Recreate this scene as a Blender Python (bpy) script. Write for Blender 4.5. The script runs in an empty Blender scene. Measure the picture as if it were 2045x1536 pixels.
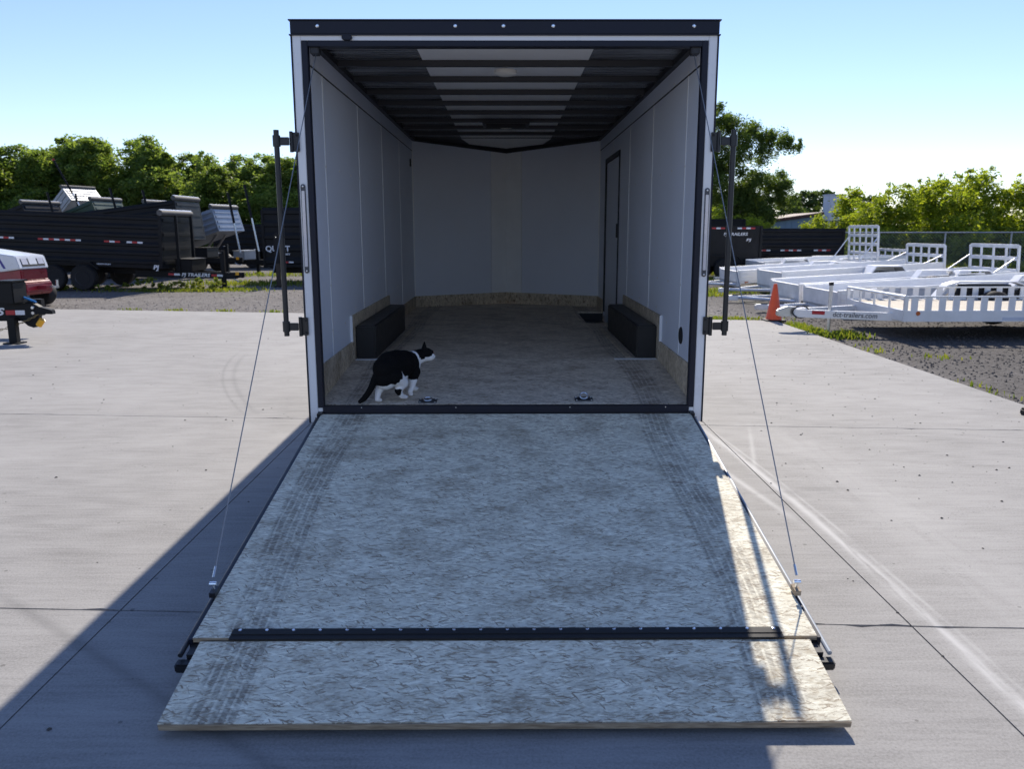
import bpy, bmesh, math, random
from math import sin, cos, pi, radians, sqrt, atan2
from mathutils import Vector, Matrix, Euler

R = random.Random(7)
S = bpy.context.scene
C = S.collection

# ------------------------------------------------------------------ camera
cd = bpy.data.cameras.new('camera')
cam = bpy.data.objects.new('camera', cd)
C.objects.link(cam)
S.camera = cam
PITCH, YAW, ROLL = 0.1890, 0.0057, -0.0011
fw = Vector((sin(YAW) * cos(PITCH), cos(YAW) * cos(PITCH), -sin(PITCH)))
rt = Vector((cos(YAW), -sin(YAW), 0)); up = rt.cross(fw)
r2 = rt * cos(ROLL) + up * sin(ROLL); u2 = up * cos(ROLL) - rt * sin(ROLL)
cam.matrix_world = Matrix(((r2.x, u2.x, -fw.x, .0095), (r2.y, u2.y, -fw.y, -5.193),
                           (r2.z, u2.z, -fw.z, 1.685), (0, 0, 0, 1)))
cd.sensor_width = 36
cd.lens = 28.372
cd.clip_start = .05
cd.clip_end = 2000
cd.dof.use_dof = True
cd.dof.focus_distance = 5.0
cd.dof.aperture_fstop = 4.0

# ------------------------------------------------------------------ sky and sun
SUN = Vector((.18, 1.19, 1)).normalized()
EL = math.asin(SUN.z)
AZ = atan2(SUN.x, SUN.y)
W = bpy.data.worlds.new('World')
S.world = W
W.use_nodes = True
wt = W.node_tree
bg = wt.nodes['Background']
sky = wt.nodes.new('ShaderNodeTexSky')
sky.sky_type = 'NISHITA'
sky.sun_disc = False
sky.sun_elevation = EL
sky.sun_rotation = AZ
sky.altitude = 200
sky.air_density = 1.0
sky.dust_density = .0
sky.ozone_density = 2.0
cool = wt.nodes.new('ShaderNodeMix')          # cool white balance of the photograph, the same over the whole sky
cool.data_type = 'RGBA'; cool.blend_type = 'MULTIPLY'
cool.inputs[0].default_value = 1
cool.inputs[7].default_value = (.97, .94, 1.10, 1)
wt.links.new(sky.outputs[0], cool.inputs[6])
wt.links.new(cool.outputs[2], bg.inputs[0])
bg.inputs[1].default_value = .108
sd = bpy.data.lights.new('sun', 'SUN')
sd.energy = 4.5
sd.angle = radians(.53)
sd.color = (1, .92, .80)
sun = bpy.data.objects.new('sun', sd)
sun.rotation_euler = SUN.to_track_quat('Z', 'Y').to_euler()
sun.location = (0, 0, 30)
C.objects.link(sun)
S.view_settings.view_transform = 'Standard'
S.view_settings.look = 'None'
S.view_settings.exposure = .50
S.view_settings.gamma = 1
S.render.engine = 'CYCLES'


# ------------------------------------------------------------------ node helper
class X:
    """a node socket with arithmetic"""
    def __init__(s, t, k): s.t, s.k = t, k
    def op(s, o, *a):
        n = s.t.nodes.new('ShaderNodeMath'); n.operation = o
        for i, v in enumerate((s,) + a):
            if isinstance(v, X): s.t.links.new(v.k, n.inputs[i])
            else: n.inputs[i].default_value = v
        return X(s.t, n.outputs[0])
    def __add__(s, o): return s.op('ADD', o)
    def __sub__(s, o): return s.op('SUBTRACT', o)
    def __mul__(s, o): return s.op('MULTIPLY', o)
    __radd__ = __add__; __rmul__ = __mul__
    def abs(s): return s.op('ABSOLUTE')
    def lt(s, o): return s.op('LESS_THAN', o)
    def gt(s, o): return s.op('GREATER_THAN', o)
    def fract(s): return s.op('FRACT')
    def clamp(s):
        r = s.op('ADD', 0.0); r.k.node.use_clamp = True; return r
    def step(s, a, b):
        n = s.t.nodes.new('ShaderNodeMapRange'); n.interpolation_type = 'SMOOTHSTEP'
        s.t.links.new(s.k, n.inputs[0]); n.inputs[1].default_value = a; n.inputs[2].default_value = b
        return X(s.t, n.outputs[0])
    def gauss(s, w):
        return (s * (1 / w)).op('POWER', 2.0).op('MULTIPLY', -1.0).op('EXPONENT')


class Mat:
    def __init__(s, name, rough=.6, metal=0, color=(.5, .5, .5), coat=0, spec=.5):
        s.m = bpy.data.materials.new(name); s.m.use_nodes = True
        s.t = s.m.node_tree; s.b = s.t.nodes['Principled BSDF']
        s.b.inputs['Roughness'].default_value = rough
        s.b.inputs['Metallic'].default_value = metal
        s.b.inputs['Base Color'].default_value = (*color, 1)
        s.b.inputs['Coat Weight'].default_value = coat
        s.b.inputs['Specular IOR Level'].default_value = spec
        s.tc = s.t.nodes.new('ShaderNodeTexCoord')
        s.obj = X(s.t, s.tc.outputs['Object'])
        s._sep = None
    def xyz(s):
        if not s._sep:
            n = s.t.nodes.new('ShaderNodeSeparateXYZ'); s.t.links.new(s.obj.k, n.inputs[0]); s._sep = n
        return [X(s.t, o) for o in s._sep.outputs]
    def vec(s, scale=(1, 1, 1), rot=0, loc=(0, 0, 0), src=None):
        n = s.t.nodes.new('ShaderNodeMapping'); s.t.links.new((src or s.obj).k, n.inputs[0])
        n.inputs['Location'].default_value = loc
        n.inputs['Rotation'].default_value = (0, 0, rot); n.inputs['Scale'].default_value = scale
        return X(s.t, n.outputs[0])
    def rotscale(s, rot, scale):
        return s.vec(scale=scale, src=s.vec(rot=rot))
    def noise(s, scale=5, detail=4, vec=None, rough=.55, dist=0):
        n = s.t.nodes.new('ShaderNodeTexNoise'); s.t.links.new((vec or s.obj).k, n.inputs['Vector'])
        n.inputs['Scale'].default_value = scale; n.inputs['Detail'].default_value = detail
        n.inputs['Roughness'].default_value = rough; n.inputs['Distortion'].default_value = dist
        return X(s.t, n.outputs[0])
    def voro(s, scale=5, vec=None, out='Color', feat='F1', rnd=1):
        n = s.t.nodes.new('ShaderNodeTexVoronoi'); s.t.links.new((vec or s.obj).k, n.inputs['Vector'])
        n.inputs['Scale'].default_value = scale; n.feature = feat; n.inputs['Randomness'].default_value = rnd
        o = X(s.t, n.outputs[out])
        if out == 'Color':
            q = s.t.nodes.new('ShaderNodeSeparateColor'); s.t.links.new(o.k, q.inputs[0]); return X(s.t, q.outputs[0])
        return o
    def ramp(s, f, stops, interp='LINEAR'):
        n = s.t.nodes.new('ShaderNodeValToRGB'); n.color_ramp.interpolation = interp
        e = n.color_ramp.elements
        while len(e) < len(stops): e.new(.5)
        for q, (p_, c_) in zip(e, stops): q.position = p_; q.color = (*c_, 1)
        s.t.links.new(f.k, n.inputs[0]); return X(s.t, n.outputs[0])
    def mix(s, f, a, b, mode='MIX'):
        n = s.t.nodes.new('ShaderNodeMix'); n.data_type = 'RGBA'; n.blend_type = mode
        for i, v in ((0, f), (6, a), (7, b)):
            if isinstance(v, X): s.t.links.new(v.k, n.inputs[i])
            elif i: n.inputs[i].default_value = (*v, 1)
            else: n.inputs[i].default_value = v
        return X(s.t, n.outputs[2])
    def color(s, c): s.t.links.new(c.k, s.b.inputs['Base Color']); return s
    def rough(s, c): s.t.links.new(c.k, s.b.inputs['Roughness']); return s
    def bump(s, h, strength=.3, dist=.01):
        n = s.t.nodes.new('ShaderNodeBump'); n.inputs['Strength'].default_value = strength
        n.inputs['Distance'].default_value = dist
        s.t.links.new(h.k, n.inputs['Height']); s.t.links.new(n.outputs[0], s.b.inputs['Normal']); return s


M = {}


def plain(key, color, rough=.5, metal=0, var=.12, scale=6, coat=0, bump=0, spec=.5):
    """paint, plastic or metal with faint mottling in colour and gloss"""
    a = Mat(key, rough, metal, color, coat, spec)
    n = a.noise(scale, 5)
    lo = tuple(c * (1 - var) for c in color); hi = tuple(min(1, c * (1 + var)) for c in color)
    a.color(a.ramp(n, [(.3, lo), (.7, hi)]))
    a.rough((n * .25 + (rough - .12)).clamp())
    if bump: a.bump(a.noise(scale * 12, 3), bump, .002)
    M[key] = a.m
    return a.m


plain('white_skin', (.74, .75, .77), .28, 0, .03, 3, coat=.3)
plain('wall_liner', (.77, .81, .90), .38, 0, .03, 1.2)
plain('seam_white', (.88, .89, .90), .35, 0, .03)
plain('ceiling_white', (.84, .82, .79), .55, 0, .04, 2)
plain('black_metal', (.012, .013, .016), .38, 0, .2, 8)
plain('black_rubber', (.012, .012, .013), .7, 0, .2, 10)
plain('black_trim', (.008, .010, .022), .45, 0, .2, 4, spec=.3)
plain('black_box', (.010, .011, .013), .45, 0, .25, 14)
plain('dark_bow', (.02, .02, .024), .5, 0, .2, 6)
plain('steel', (.55, .56, .58), .3, 1, .12, 20)
plain('chrome', (.75, .76, .78), .16, 1, .05, 20)
plain('cable_steel', (.30, .31, .33), .45, .8, .1, 40)
plain('pan_steel', (.10, .11, .13), .35, .7, .2, 20)
plain('lens_clear', (.62, .60, .62), .18, 0, .08, 60, coat=.5)
plain('lamp_housing', (.05, .055, .07), .35, 0, .1, 10)
plain('dome_lens', (.78, .74, .66), .4, 0, .03, 10)
plain('dump_black', (.0095, .0098, .0115), .5, 0, .35, 2.5, spec=.2)
plain('dump_black_flat', (.008, .0085, .0098), .55, 0, .3, 2.5, spec=.22)
plain('dump_grey', (.30, .33, .37), .38, .2, .15, 3)
plain('dump_green', (.03, .06, .035), .5, 0, .2, 3)
plain('tarp', (.10, .095, .09), .75, 0, .25, 9, bump=.3)
plain('red_tape', (.42, .012, .02), .4, 0, .1, 30)
plain('white_tape', (.72, .74, .78), .35, 0, .06, 30)
plain('white_decal', (.75, .76, .78), .4, 0, .03, 30)
plain('dark_decal', (.05, .055, .07), .4, 0, .1, 30)
plain('blue_decal', (.02, .07, .25), .4, 0, .2, 40)
plain('tyre', (.014, .014, .015), .8, 0, .25, 20)
plain('rim_dark', (.16, .16, .17), .35, .7, .2, 10)
plain('aluminium', (.74, .75, .77), .40, .55, .10, 5)
plain('aluminium_white', (.80, .80, .81), .42, .2, .08, 4)
plain('orange_cone', (.80, .10, .025), .45, 0, .1, 12)
plain('yellow_plastic', (.85, .42, .02), .4, 0, .1, 10)
plain('amber_lens', (.55, .12, .02), .25, 0, .1, 10)
plain('red_paint', (.22, .008, .022), .3, 0, .15, 6, coat=.4)
plain('hood_white', (.74, .74, .75), .3, 0, .04, 4, coat=.4)
plain('blue_stripe', (.035, .03, .25), .35, 0, .1, 10)
plain('blue_hose', (.05, .25, .6), .4, 0, .1, 20)
plain('brass_chain', (.30, .24, .12), .4, .8, .2, 40)
plain('shed_wall', (.20, .30, .40), .6, 0, .1, 2)
plain('shed_roof', (.10, .045, .035), .7, 0, .3, 4)
plain('pale_board', (.60, .63, .70), .5, 0, .06, 2)
plain('fence_steel', (.34, .36, .38), .45, .6, .15, 10)
plain('trunk', (.055, .042, .032), .9, 0, .35, 9, bump=.5)
plain('pebble', (.07, .065, .06), .9, 0, .4, 40)
plain('dirt_dark', (.03, .03, .032), .9, 0, .3, 10)
plain('handle_black', (.012, .012, .013), .4)


# oriented strand board -------------------------------------------------
def osb(key, pale, tracks=None):
    a = Mat(key, .72, 0, spec=.3)
    x, y, z = a.xyz()
    wob = a.noise(6, 2)
    wn = a.t.nodes.new('ShaderNodeTexNoise'); wn.inputs['Scale'].default_value = 7
    wn.inputs['Detail'].default_value = 2
    a.t.links.new(a.obj.k, wn.inputs['Vector'])
    va = a.t.nodes.new('ShaderNodeVectorMath'); va.operation = 'MULTIPLY_ADD'
    a.t.links.new(wn.outputs['Color'], va.inputs[0]); va.inputs[1].default_value = (.018, .018, .018)
    a.t.links.new(a.obj.k, va.inputs[2])
    src = X(a.t, va.outputs[0])
    vs = []
    for k, (rot, sc) in enumerate([(.06, (28, 165, 40)), (.45, (34, 150, 40)), (-.38, (33, 160, 40)), (-.05, (48, 260, 50))]):
        v = a.vec(scale=sc, loc=(k * 3.7, k * 1.3, 0), src=a.vec(rot=rot, src=src))
        vs.append(a.voro(1, v))
    sel = a.voro(1, a.vec(scale=(42, 95, 20), src=src))
    f = a.mix(sel.gt(.42), vs[0], vs[3])
    f = a.mix(sel.gt(.66), f, vs[1])
    f = a.mix(sel.gt(.84), f, vs[2])
    q = a.t.nodes.new('ShaderNodeSeparateColor'); a.t.links.new(f.k, q.inputs[0]); f = X(a.t, q.outputs[0])
    P = pale
    def c(k, t=(1, 1, 1)): return tuple(P[i] * k * t[i] for i in range(3))
    col = a.ramp(f, [(0, c(.62, (1.0, .84, .68))), (.06, c(.80, (1.02, .94, .84))), (.16, c(.90, (1.01, .98, .94))), (.5, c(.97)), (.8, c(1.04)), (1, c(1.14))])
    # thin dark gaps and stray dark strands
    dk = None
    for k, (rot, sc, lim) in enumerate([(.10, (26, 200), .05), (.5, (34, 230), .032), (-.42, (33, 220), .032), (.95, (42, 200), .016), (-.12, (48, 340), .08)]):
        q_ = a.voro(1, a.vec(scale=(sc[0], sc[1], 30), loc=(k * 2.3, k * 5.1, 0), src=a.vec(rot=rot)))
        m_ = q_.lt(lim)
        dk = m_ if dk is None else dk + m_
    lt_ = a.voro(1, a.vec(scale=(20, 130, 30), loc=(9, 1, 0), src=a.vec(rot=-.25))).lt(.07) + a.voro(1, a.vec(scale=(22, 120, 30), loc=(2, 7, 0), src=a.vec(rot=.35))).lt(.06)
    col = a.mix(lt_.clamp() * .75, col, c(1.34))
    tone = a.voro(1, a.vec(scale=(9, 60, 30), loc=(1, 1, 0)))
    col = a.mix(dk.clamp() * (tone * .5 + .48), col, c(.22, (1, .60, .36)))
    fine = a.noise(1, 3, a.vec(scale=(60, 260, 60), rot=.1))
    col = a.mix((fine * .5), col, c(.80, (1, .93, .85)))
    mot = a.noise(3.4, 6, a.vec(scale=(1, 1.5, 1)), .62)
    grit = a.noise(1, 6, a.vec(scale=(30, 70, 30), loc=(7, 3, 0)), .75).step(.40, .60) * .65 + .35
    col = a.mix(mot.step(.45, .66) * grit * .66, col, c(.34, (1, .82, .68)))
    st = a.noise(12, 5, a.vec(scale=(1, 1.8, 1), loc=(3, 1, 0)), .65)
    col = a.mix(st.step(.50, .70) * grit * .60, col, c(.32, (1, .82, .70)))
    sp = a.voro(34, a.vec(scale=(1, 2.2, 1)), 'Distance')
    col = a.mix(sp.lt(.16) * a.noise(5, 3).gt(.5) * .55, col, c(.24, (1, .68, .46)))
    if tracks:
        tot = None
        for xc, amp, ph in tracks:
            w = (y * 2.3 + ph).op('SINE') * amp
            d = x - (w + xc)
            inside = d.abs().step(.105, .085)
            grooves = (d * 31 + (a.noise(4, 3) * .8)).fract().step(.22, .40) * .7 + .3
            lug = ((y * 34 + d.abs() * 30).fract().step(.25, .5)) * .35 + .65
            m = inside * grooves * lug
            tot = m if tot is None else tot + m
        patch = a.noise(3.5, 4, rough=.65).step(.34, .60)
        m = (tot * (patch * .5 + .5)).clamp()
        sm_ = a.noise(14, 6, rough=.75).step(.36, .60) * .75 + .25
        col = a.mix(m * sm_ * .62, col, (.11, .082, .068))
    a.color(col)
    a.bump(fine, .12, .001)
    M[key] = a.m


osb('osb_ramp', (.85, .82, .665), [(-1.02, .022, 1.0), (.975, .03, -.6)])
osb('osb_floor', (.74, .66, .54), [(-1.0, .02, .4), (.98, .02, .1)])
osb('osb_kick', (.68, .59, .45))
a = Mat('osb_edge', .85)
n = a.noise(1, 4, a.vec(scale=(14, 90, 160)))
a.color(a.ramp(n, [(.3, (.20, .145, .09)), (.7, (.46, .37, .26))]))
M['osb_edge'] = a.m

# concrete ------------------------------------------------------------------
a = Mat('concrete', .85, 0, spec=.3)
x, y, z = a.xyz()
broom = a.noise(1, 4, a.vec(scale=(3, 42, 8), rot=.05), .6)
fine = a.noise(95, 6, rough=.75)
big = a.noise(.55, 5, rough=.6)
mid = a.noise(4.2, 5, a.vec(scale=(.55, 1.5, 1)))
f = broom * .18 + fine * .42 + big * .22 + mid * .18
col = a.ramp(f, [(.38, (.195, .187, .177)), (.50, (.310, .299, .286)), (.62, (.385, .372, .356))])
pit = a.voro(52, out='Distance')
col = a.mix(pit.lt(.10) * a.noise(16, 2).gt(.52) * .6, col, (.10, .095, .09))
dots = a.voro(5.5, out='Distance')
col = a.mix(dots.lt(.055) * .5, col, (.06, .055, .05))
xs = x - (y * -.055 + y * y * -.012 + 1.80)
brk = a.noise(2.2, 3, a.vec(scale=(6, .7, 1))).step(.30, .55)
white = xs.gauss(.030) * brk + (xs - .065).gauss(.012) * .5 * brk
x2 = x - (y * -.16 + 1.60)
white = white + x2.gauss(.025) * y.step(-.9, -.2) * .8 + (x - (y * .26 + 1.69)).gauss(.018) * y.step(.2, .7) * .5
white = white + (x - (y * -.02 + 2.35)).gauss(.25) * .16 * brk
white = white * y.step(2.0, .9) * .75
col = a.mix(white.clamp(), col, (.56, .55, .535))
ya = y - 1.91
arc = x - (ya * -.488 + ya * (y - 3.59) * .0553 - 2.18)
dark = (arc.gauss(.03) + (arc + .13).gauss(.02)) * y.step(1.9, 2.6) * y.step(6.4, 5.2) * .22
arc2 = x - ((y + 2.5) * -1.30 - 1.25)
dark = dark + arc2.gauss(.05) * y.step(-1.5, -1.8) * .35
crk = (a.noise(1.1, 6, a.vec(scale=(.35, 1, 1), loc=(3, 8, 0)), .7) - .5).abs()
dark = dark + crk.lt(.0012) * a.noise(.5, 2).gt(.55) * .35
stain = a.noise(1.5, 5, a.vec(scale=(.5, 1.3, 1)), .65).step(.56, .78) * .22
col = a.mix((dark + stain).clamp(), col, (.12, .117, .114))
a.color(col)
a.bump(broom * .5 + fine, .28, .004)
M['concrete'] = a.m
a = Mat('joint_fill', .9)
n = a.noise(30, 4)
a.color(a.ramp(n, [(.3, (.05, .047, .043)), (.7, (.14, .132, .125))]))
M['joint_fill'] = a.m

# gravel ----------------------------------------------------------------------
a = Mat('gravel', .95, spec=.2)
v1 = a.voro(24); v2 = a.voro(60); n1 = a.noise(.35, 5); n2 = a.noise(2.5, 5)
f = v1 * .32 + v2 * .22 + n1 * .26 + n2 * .28
col = a.ramp(f, [(.28, (.075, .068, .063)), (.52, (.15, .138, .129)), (.8, (.27, .252, .238))])
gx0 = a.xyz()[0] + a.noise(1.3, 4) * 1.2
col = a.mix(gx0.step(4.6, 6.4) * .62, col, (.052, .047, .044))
g = a.noise(.22, 6, rough=.7).step(.60, .72)
col = a.mix(g * .35, col, (.10, .13, .04))
a.color(col)
a.bump(a.voro(26, out='Distance') + n2 * .4, .7, .02)
M['gravel'] = a.m


# foliage ------------------------------------------------------------------------
def foliage(key, stops, trans=.45, tcol=(1.5, 1.45, .55)):
    a = Mat(key, .55, spec=.3)
    g = a.t.nodes.new('ShaderNodeNewGeometry')
    rnd = X(a.t, g.outputs['Random Per Island'])
    big = a.noise(.9, 3)
    f = rnd * .6 + big * .6 - .1
    col = a.ramp(f, stops)
    a.color(col)
    tr = a.t.nodes.new('ShaderNodeBsdfTranslucent')
    mul = a.mix(1.0, col, tcol, 'MULTIPLY')
    a.t.links.new(mul.k, tr.inputs[0])
    ms = a.t.nodes.new('ShaderNodeMixShader'); ms.inputs[0].default_value = trans
    a.t.links.new(a.b.outputs[0], ms.inputs[1]); a.t.links.new(tr.outputs[0], ms.inputs[2])
    a.t.links.new(ms.outputs[0], a.t.nodes['Material Output'].inputs[0])
    M[key] = a.m


foliage('leaf_wood', [(.12, (.075, .13, .035)), (.5, (.14, .215, .055)), (.9, (.24, .30, .08))], .6, (1.8, 1.65, .8))
foliage('leaf_willow', [(.15, (.06, .10, .03)), (.5, (.11, .17, .05)), (.9, (.17, .23, .065))], .55, (1.6, 1.5, .6))
foliage('leaf_bush', [(.15, (.12, .18, .025)), (.5, (.22, .29, .04)), (.9, (.33, .36, .06))], .58, (1.7, 1.6, .55))
foliage('leaf_weed', [(.15, (.09, .14, .02)), (.5, (.17, .22, .035)), (.9, (.28, .27, .07))], .45)
foliage('leaf_far', [(.15, (.05, .085, .03)), (.5, (.08, .125, .04)), (.9, (.12, .16, .06))], .45)

# cat coat by vertex colour
a = Mat('cat_coat', .85, spec=.12)
at = a.t.nodes.new('ShaderNodeVertexColor'); at.layer_name = 'coat'
n = a.noise(1, 4, a.vec(scale=(160, 160, 60)))
col = a.mix(n * .18, X(a.t, at.outputs[0]), (.02, .018, .017))
a.color(col)
a.bump(n, .5, .003)
M['cat_coat'] = a.m


# ------------------------------------------------------------------ mesh helpers
class MB:
    def __init__(s): s.v, s.f = [], []
    def add(s, vs, fs, T=None):
        o = len(s.v)
        s.v += [tuple(T @ Vector(p)) if T else tuple(p) for p in vs]
        s.f += [tuple(i + o for i in q) for q in fs]
        return s
    def box(s, x0, x1, y0, y1, z0, z1, T=None):
        return s.add([(x0, y0, z0), (x1, y0, z0), (x1, y1, z0), (x0, y1, z0), (x0, y0, z1), (x1, y0, z1), (x1, y1, z1), (x0, y1, z1)],
                     [(0, 3, 2, 1), (4, 5, 6, 7), (0, 1, 5, 4), (1, 2, 6, 5), (2, 3, 7, 6), (3, 0, 4, 7)], T)
    def tube(s, p0, p1, r0, r1=None, n=10, T=None):
        r1 = r0 if r1 is None else r1
        p0, p1 = Vector(p0), Vector(p1); d = (p1 - p0).normalized()
        a_ = Vector((0, 0, 1)) if abs(d.z) < .9 else Vector((1, 0, 0))
        e1 = d.cross(a_).normalized(); e2 = d.cross(e1)
        vs = []
        for p, r in ((p0, r0), (p1, r1)):
            for k in range(n):
                t = 2 * pi * k / n; vs.append(p + e1 * (r * cos(t)) + e2 * (r * sin(t)))
        fs = [(k, (k + 1) % n, n + (k + 1) % n, n + k) for k in range(n)]
        fs += [tuple(range(n - 1, -1, -1)), tuple(range(n, 2 * n))]
        return s.add(vs, fs, T)
    def path(s, pts, r, n=8, T=None):
        for p, q in zip(pts, pts[1:]): s.tube(p, q, r, r, n, T)
        return s
    def prism(s, poly, axis, a0, a1, T=None):
        """poly: 2-D outline, extruded along axis from a0 to a1"""
        def P(u, v, w): return {'x': (w, u, v), 'y': (u, w, v), 'z': (u, v, w)}[axis]
        n = len(poly)
        vs = [P(u, v, a0) for u, v in poly] + [P(u, v, a1) for u, v in poly]
        fs = [tuple(range(n)), tuple(range(2 * n - 1, n - 1, -1))]
        fs += [(k, n + k, n + (k + 1) % n, (k + 1) % n) for k in range(n)]
        return s.add(vs, fs, T)
    def lathe(s, prof, c, axis='z', n=20, T=None):
        vs, fs = [], []
        for r, h in prof:
            for k in range(n):
                t = 2 * pi * k / n; u, v = r * cos(t), r * sin(t)
                vs.append({'z': (c[0] + u, c[1] + v, c[2] + h), 'y': (c[0] + u, c[1] + h, c[2] + v), 'x': (c[0] + h, c[1] + u, c[2] + v)}[axis])
        for i in range(len(prof) - 1):
            for k in range(n):
                fs.append((i * n + k, i * n + (k + 1) % n, (i + 1) * n + (k + 1) % n, (i + 1) * n + k))
        fs.append(tuple(range(n))); fs.append(tuple((len(prof) - 1) * n + k for k in range(n)))
        return s.add(vs, fs, T)
    def mesh(s, name, mat, bevel=0, smooth=False):
        me = bpy.data.meshes.new(name)
        me.from_pydata(s.v, [], s.f)
        bm = bmesh.new(); bm.from_mesh(me)
        bmesh.ops.recalc_face_normals(bm, faces=bm.faces)
        if bevel:
            es = [e for e in bm.edges if len(e.link_faces) == 2 and e.calc_face_angle(0) > .5]
            bmesh.ops.bevel(bm, geom=es, offset=bevel, segments=2, affect='EDGES', clamp_overlap=True)
        bm.to_mesh(me); bm.free()
        if smooth:
            me.shade_smooth()
            try: me.set_sharp_from_angle(angle=radians(35))
            except Exception: pass
        me.materials.append(M[mat])
        return me
    def build(s, name, mat, parent=None, bevel=0, smooth=False, loc=None):
        return link(name, s.mesh(name, mat, bevel, smooth), parent, loc)


def link(name, me, parent=None, loc=None, rot=None):
    o = bpy.data.objects.new(name, me); C.objects.link(o)
    if parent: o.parent = parent
    if loc: o.location = loc
    if rot: o.rotation_euler = rot
    return o


def tag(o, label, cat, group=None, kind=None):
    if label: o['label'] = label
    if cat: o['category'] = cat
    if group: o['group'] = group
    if kind: o['kind'] = kind
    return o


def thing(name, label, cat, loc=(0, 0, 0), rz=0, group=None, rot=None):
    o = bpy.data.objects.new(name, None); C.objects.link(o)
    o.empty_display_size = .2
    o.location = loc; o.rotation_euler = rot or (0, 0, rz)
    return tag(o, label, cat, group)


def box(name, mat, parent, *a, bevel=0, T=None):
    return MB().box(*a, T=T).build(name, mat, parent, bevel)


def copy_tree(o, parent=None):
    c = o.copy(); C.objects.link(c); c.parent = parent
    for ch in list(o.children): copy_tree(ch, c)
    return c


def text(name, body, mat, parent, size, T, shear=0, bold=0, width=None, depth=.002):
    """flat lettering, lying in the local xy plane of T, start at its origin"""
    cu = bpy.data.curves.new(name, 'FONT'); cu.body = body; cu.size = size; cu.shear = shear
    cu.offset = bold; cu.extrude = depth; cu.resolution_u = 3
    t = bpy.data.objects.new(name, cu); C.objects.link(t)
    bpy.context.view_layer.update()
    dg = bpy.context.evaluated_depsgraph_get()
    me = bpy.data.meshes.new_from_object(t.evaluated_get(dg))
    bpy.data.objects.remove(t); bpy.data.curves.remove(cu)
    xs = [v.co.x for v in me.vertices]
    if width and xs:
        k = width / max(1e-6, max(xs)); me.transform(Matrix.Diagonal((k, 1, 1, 1)))
    me.transform(T)
    me.materials.clear(); me.materials.append(M[mat])
    return link(name, me, parent)


def facing(x, y, z):          # upright lettering that faces -y
    return Matrix.Translation((x, y, z)) @ Matrix.Rotation(pi / 2, 4, 'X')


# ================================================================== the setting
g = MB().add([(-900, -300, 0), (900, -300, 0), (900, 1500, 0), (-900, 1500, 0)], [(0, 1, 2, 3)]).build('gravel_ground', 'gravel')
g['kind'] = 'structure'
g.location.z = -.03

pad = MB().add([(-26, -14, -.018), (5.06, -14, -.018), (5.08, 10.0, -.018), (-26, 15.2, -.018)], [(0, 1, 2, 3)]).build('concrete_pad', 'joint_fill')
pad['kind'] = 'structure'
TR = [lambda x: -14.0, lambda x: -5.6 - .05 * x, lambda x: -1.885 - .05 * x, lambda x: 1.83 - .08 * x, lambda x: 10.86 - .168 * x]
CX = [-26, -1.74, 1.755, 5.06]
GAP = .0035


def slab(i, j):
    x0, x1 = CX[i], CX[i + 1]
    lo, hi = TR[j], TR[j + 1]
    n = 48 if i else 260
    rr = random.Random(i * 7 + j)
    jit = lambda: rr.uniform(0, .004) + (rr.uniform(.004, .014) if rr.random() < .06 else 0)
    a0 = x0 + (GAP if i else 0); a1 = x1 - (GAP if i < 2 else 0)
    top = []
    for k in range(n + 1):
        xx = a0 + (a1 - a0) * k / n
        top.append((xx, lo(xx) + (GAP if j else 0) + jit()))
    for k in range(n + 1):
        xx = a1 + (a0 - a1) * k / n
        top.append((xx, hi(xx) - (GAP if j < 3 else 0) - jit()))
    MB().prism(top, 'z', -.05, 0).build('slab', 'concrete', pad)


for i in range(3):
    for j in range(4):
        slab(i, j)

# crumbs of gravel lying on the pad
mb = MB()
for k in range(900):
    if k < 650:
        px, py = R.uniform(-9, 5), R.uniform(-2.9, 11)
    else:
        px, py = R.uniform(2, 5.05), R.uniform(0, 9.8)
    if abs(px) < 1.5 and -3 < py < 6.6: continue
    r = R.choice((.004, .004, .005, .005, .006, .007, .008, .011)); h = r * .8
    ang = R.random() * 6
    vs = [(px + r * cos(ang + q) * R.uniform(.7, 1.2), py + r * sin(ang + q) * R.uniform(.7, 1.2), h * .2) for q in (0, 1.3, 2.4, 3.7, 5)]
    mb.add(vs + [(px, py, h)], [(0, 1, 5), (1, 2, 5), (2, 3, 5), (3, 4, 5), (4, 0, 5)])
tag(mb.build('gravel_crumbs', 'pebble'), 'small dark gravel crumbs scattered over the concrete pad', 'gravel', kind='stuff')

# loose stones on the gravel close by
mb = MB()
for k in range(9000):
    t = R.random()
    if k % 3:
        px, py = R.uniform(5.1, 11), R.uniform(1.5, 12)
    else:
        px = R.uniform(-12, 7); py = 10.95 - .168 * px + R.random() ** 1.6 * 11
    if px < 5.1 and py < 10.9 - .168 * px: continue
    r = R.uniform(.010, .028); h = r * R.uniform(.5, .9); ang = R.random() * 6
    vs = [(px + r * cos(ang + q) * R.uniform(.7, 1.2), py + r * sin(ang + q) * R.uniform(.7, 1.2), -.032) for q in (0, 1.6, 3.1, 4.6)]
    mb.add(vs + [(px + r * .2, py, h - .03)], [(0, 1, 4), (1, 2, 4), (2, 3, 4), (3, 0, 4)])
tag(mb.build('loose_gravel', 'gravel'), 'loose grey stones lying on the gravel yard', 'gravel', kind='stuff')


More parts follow.
